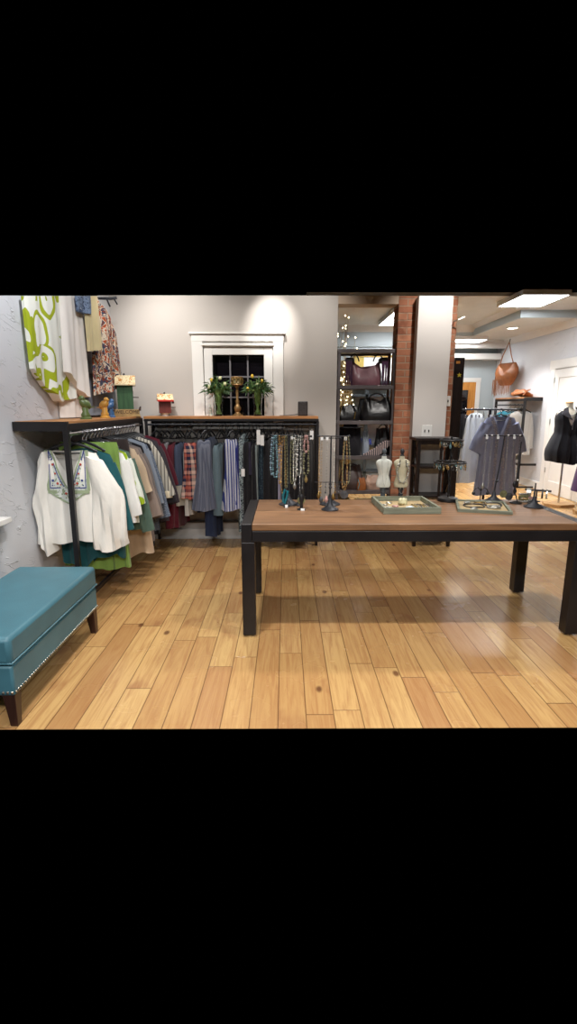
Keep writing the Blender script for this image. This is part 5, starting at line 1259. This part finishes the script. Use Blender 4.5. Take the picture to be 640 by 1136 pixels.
# little earring tree
t = thing('earring_tree', 'small black branching earring tree behind the shallow tray', 'jewellery stand', (1.535, 3.845, ZT))
B().lathe([(.028, 0), (.028, .004), (.006, .010)], n=16).tube([(0, 0, .008), (0, 0, .10)], .004, 6).build('stem_base', M['blackplastic'], t, True)
for s in (-1, 1): B().tube([(0, 0, .08), (s * .025, 0, .105), (s * .05, 0, .09), (s * .056, 0, .07)], .004, 6).ball((s * .056, 0, .06), .014, 8).build('branch', M['blackplastic'], t, True)
t = thing('curved_stand', 'black curved stand with a dark round pendant right of the kimono dress', 'jewellery stand', (1.77, 3.74, ZT))
B().lathe([(.045, 0), (.045, .005), (.02, .012), (.006, .02)], n=16).build('base', M['blackplastic'], t, True)
B().tube([(.01, 0, .015), (.0, 0, .05), (-.02, 0, .09), (-.018, 0, .13), (-.01, 0, .17), (-.006, 0, .30), (-.002, 0, .47)], .0045, 8).build('stem', M['iron'], t, True)
B().ball((-.03, -.02, .15), .022, 12, (.8, .5, 1.1)).build('pendant', M['blackplastic'], t, True); B().ball((-.012, -.024, .18), .010, 8).build('shiny_cap', M['silver'], t, True)
# crystal cluster, bracelet bar
t = thing('bracelet_pile', 'pile of clear crystal and gold bead bracelets at the right rear of the table', 'bracelets', (1.90, 3.80, ZT))
rnd = random.Random(9)
for k in range(6):
    b = B(); r = .030; tilt = rnd.uniform(-.5, .5); cx, cy = (-.045, 0) if k < 4 else (.028, .01)
    for i in range(20):
        a = 2 * PI * i / 20; b.ball((cx + r * math.cos(a), cy + r * math.sin(a), .010 + (k if k < 4 else k - 4) * .017 + .006 * math.sin(a + k)), .0075, 6)
    b.build('bead_strand', M[('silverbd', 'amber', 'olive', 'silverbd', 'silver', 'pinkbd')[k]], t, True)
t = thing('bracelet_bar', 'low black T bar holding cuffs and bracelets at the right table end', 'jewellery stand', (1.945, 3.50, ZT))
t.location = (2.0 - .13, 3.80, ZT) if False else (1.95, 3.69, ZT)
t.location = (1.83, 3.80, ZT)
t.location = (1.80, 3.50, ZT)
t.location = (1.955, 3.80, ZT); t.rotation_euler = (0, 0, -.5)
B().lathe([(.03, 0), (.03, .006), (.008, .012)], n=16).tube([(0, 0, .01), (0, 0, .09)], .006, 8).build('base_post', M['iron'], t, True)
B().tube([(-.085, 0, .09), (.10, 0, .09)], .008, 10).build('cross_bar', M['iron'], t, True)
for k, (x, mk, lab) in enumerate(((-.055, 'silver', 'wide silver cuff'), (-.015, 'darkbd', 'smoky bracelet'), (.04, 'blackplastic', 'black bracelet'), (.07, 'silverbd', 'thin silver bracelet'))):
    P0 = Matrix.Rotation(-.5, 3, 'Z') @ Vector((x, 0, .09)); wd = .016 if k == 0 else .006
    b = B().loft([[(d + .0, (.030 + e) * math.sin(a), -.025 + (.034 + e) * math.cos(a)) for d, e in ((-wd, 0), (wd, 0), (wd, .004), (-wd, .004))] for a in [2 * PI * j / 20 for j in range(21)]], (False, False))
    o = b.build('bracelet', M[mk], None, True, loc=(1.955 + P0.x, 3.80 + P0.y, ZT + .09)); o.rotation_euler = (0, 0, -.5)
    tag(o, lab + ' hanging from the low bar at the right table end', 'bracelet', 'bracelets on the low bar')
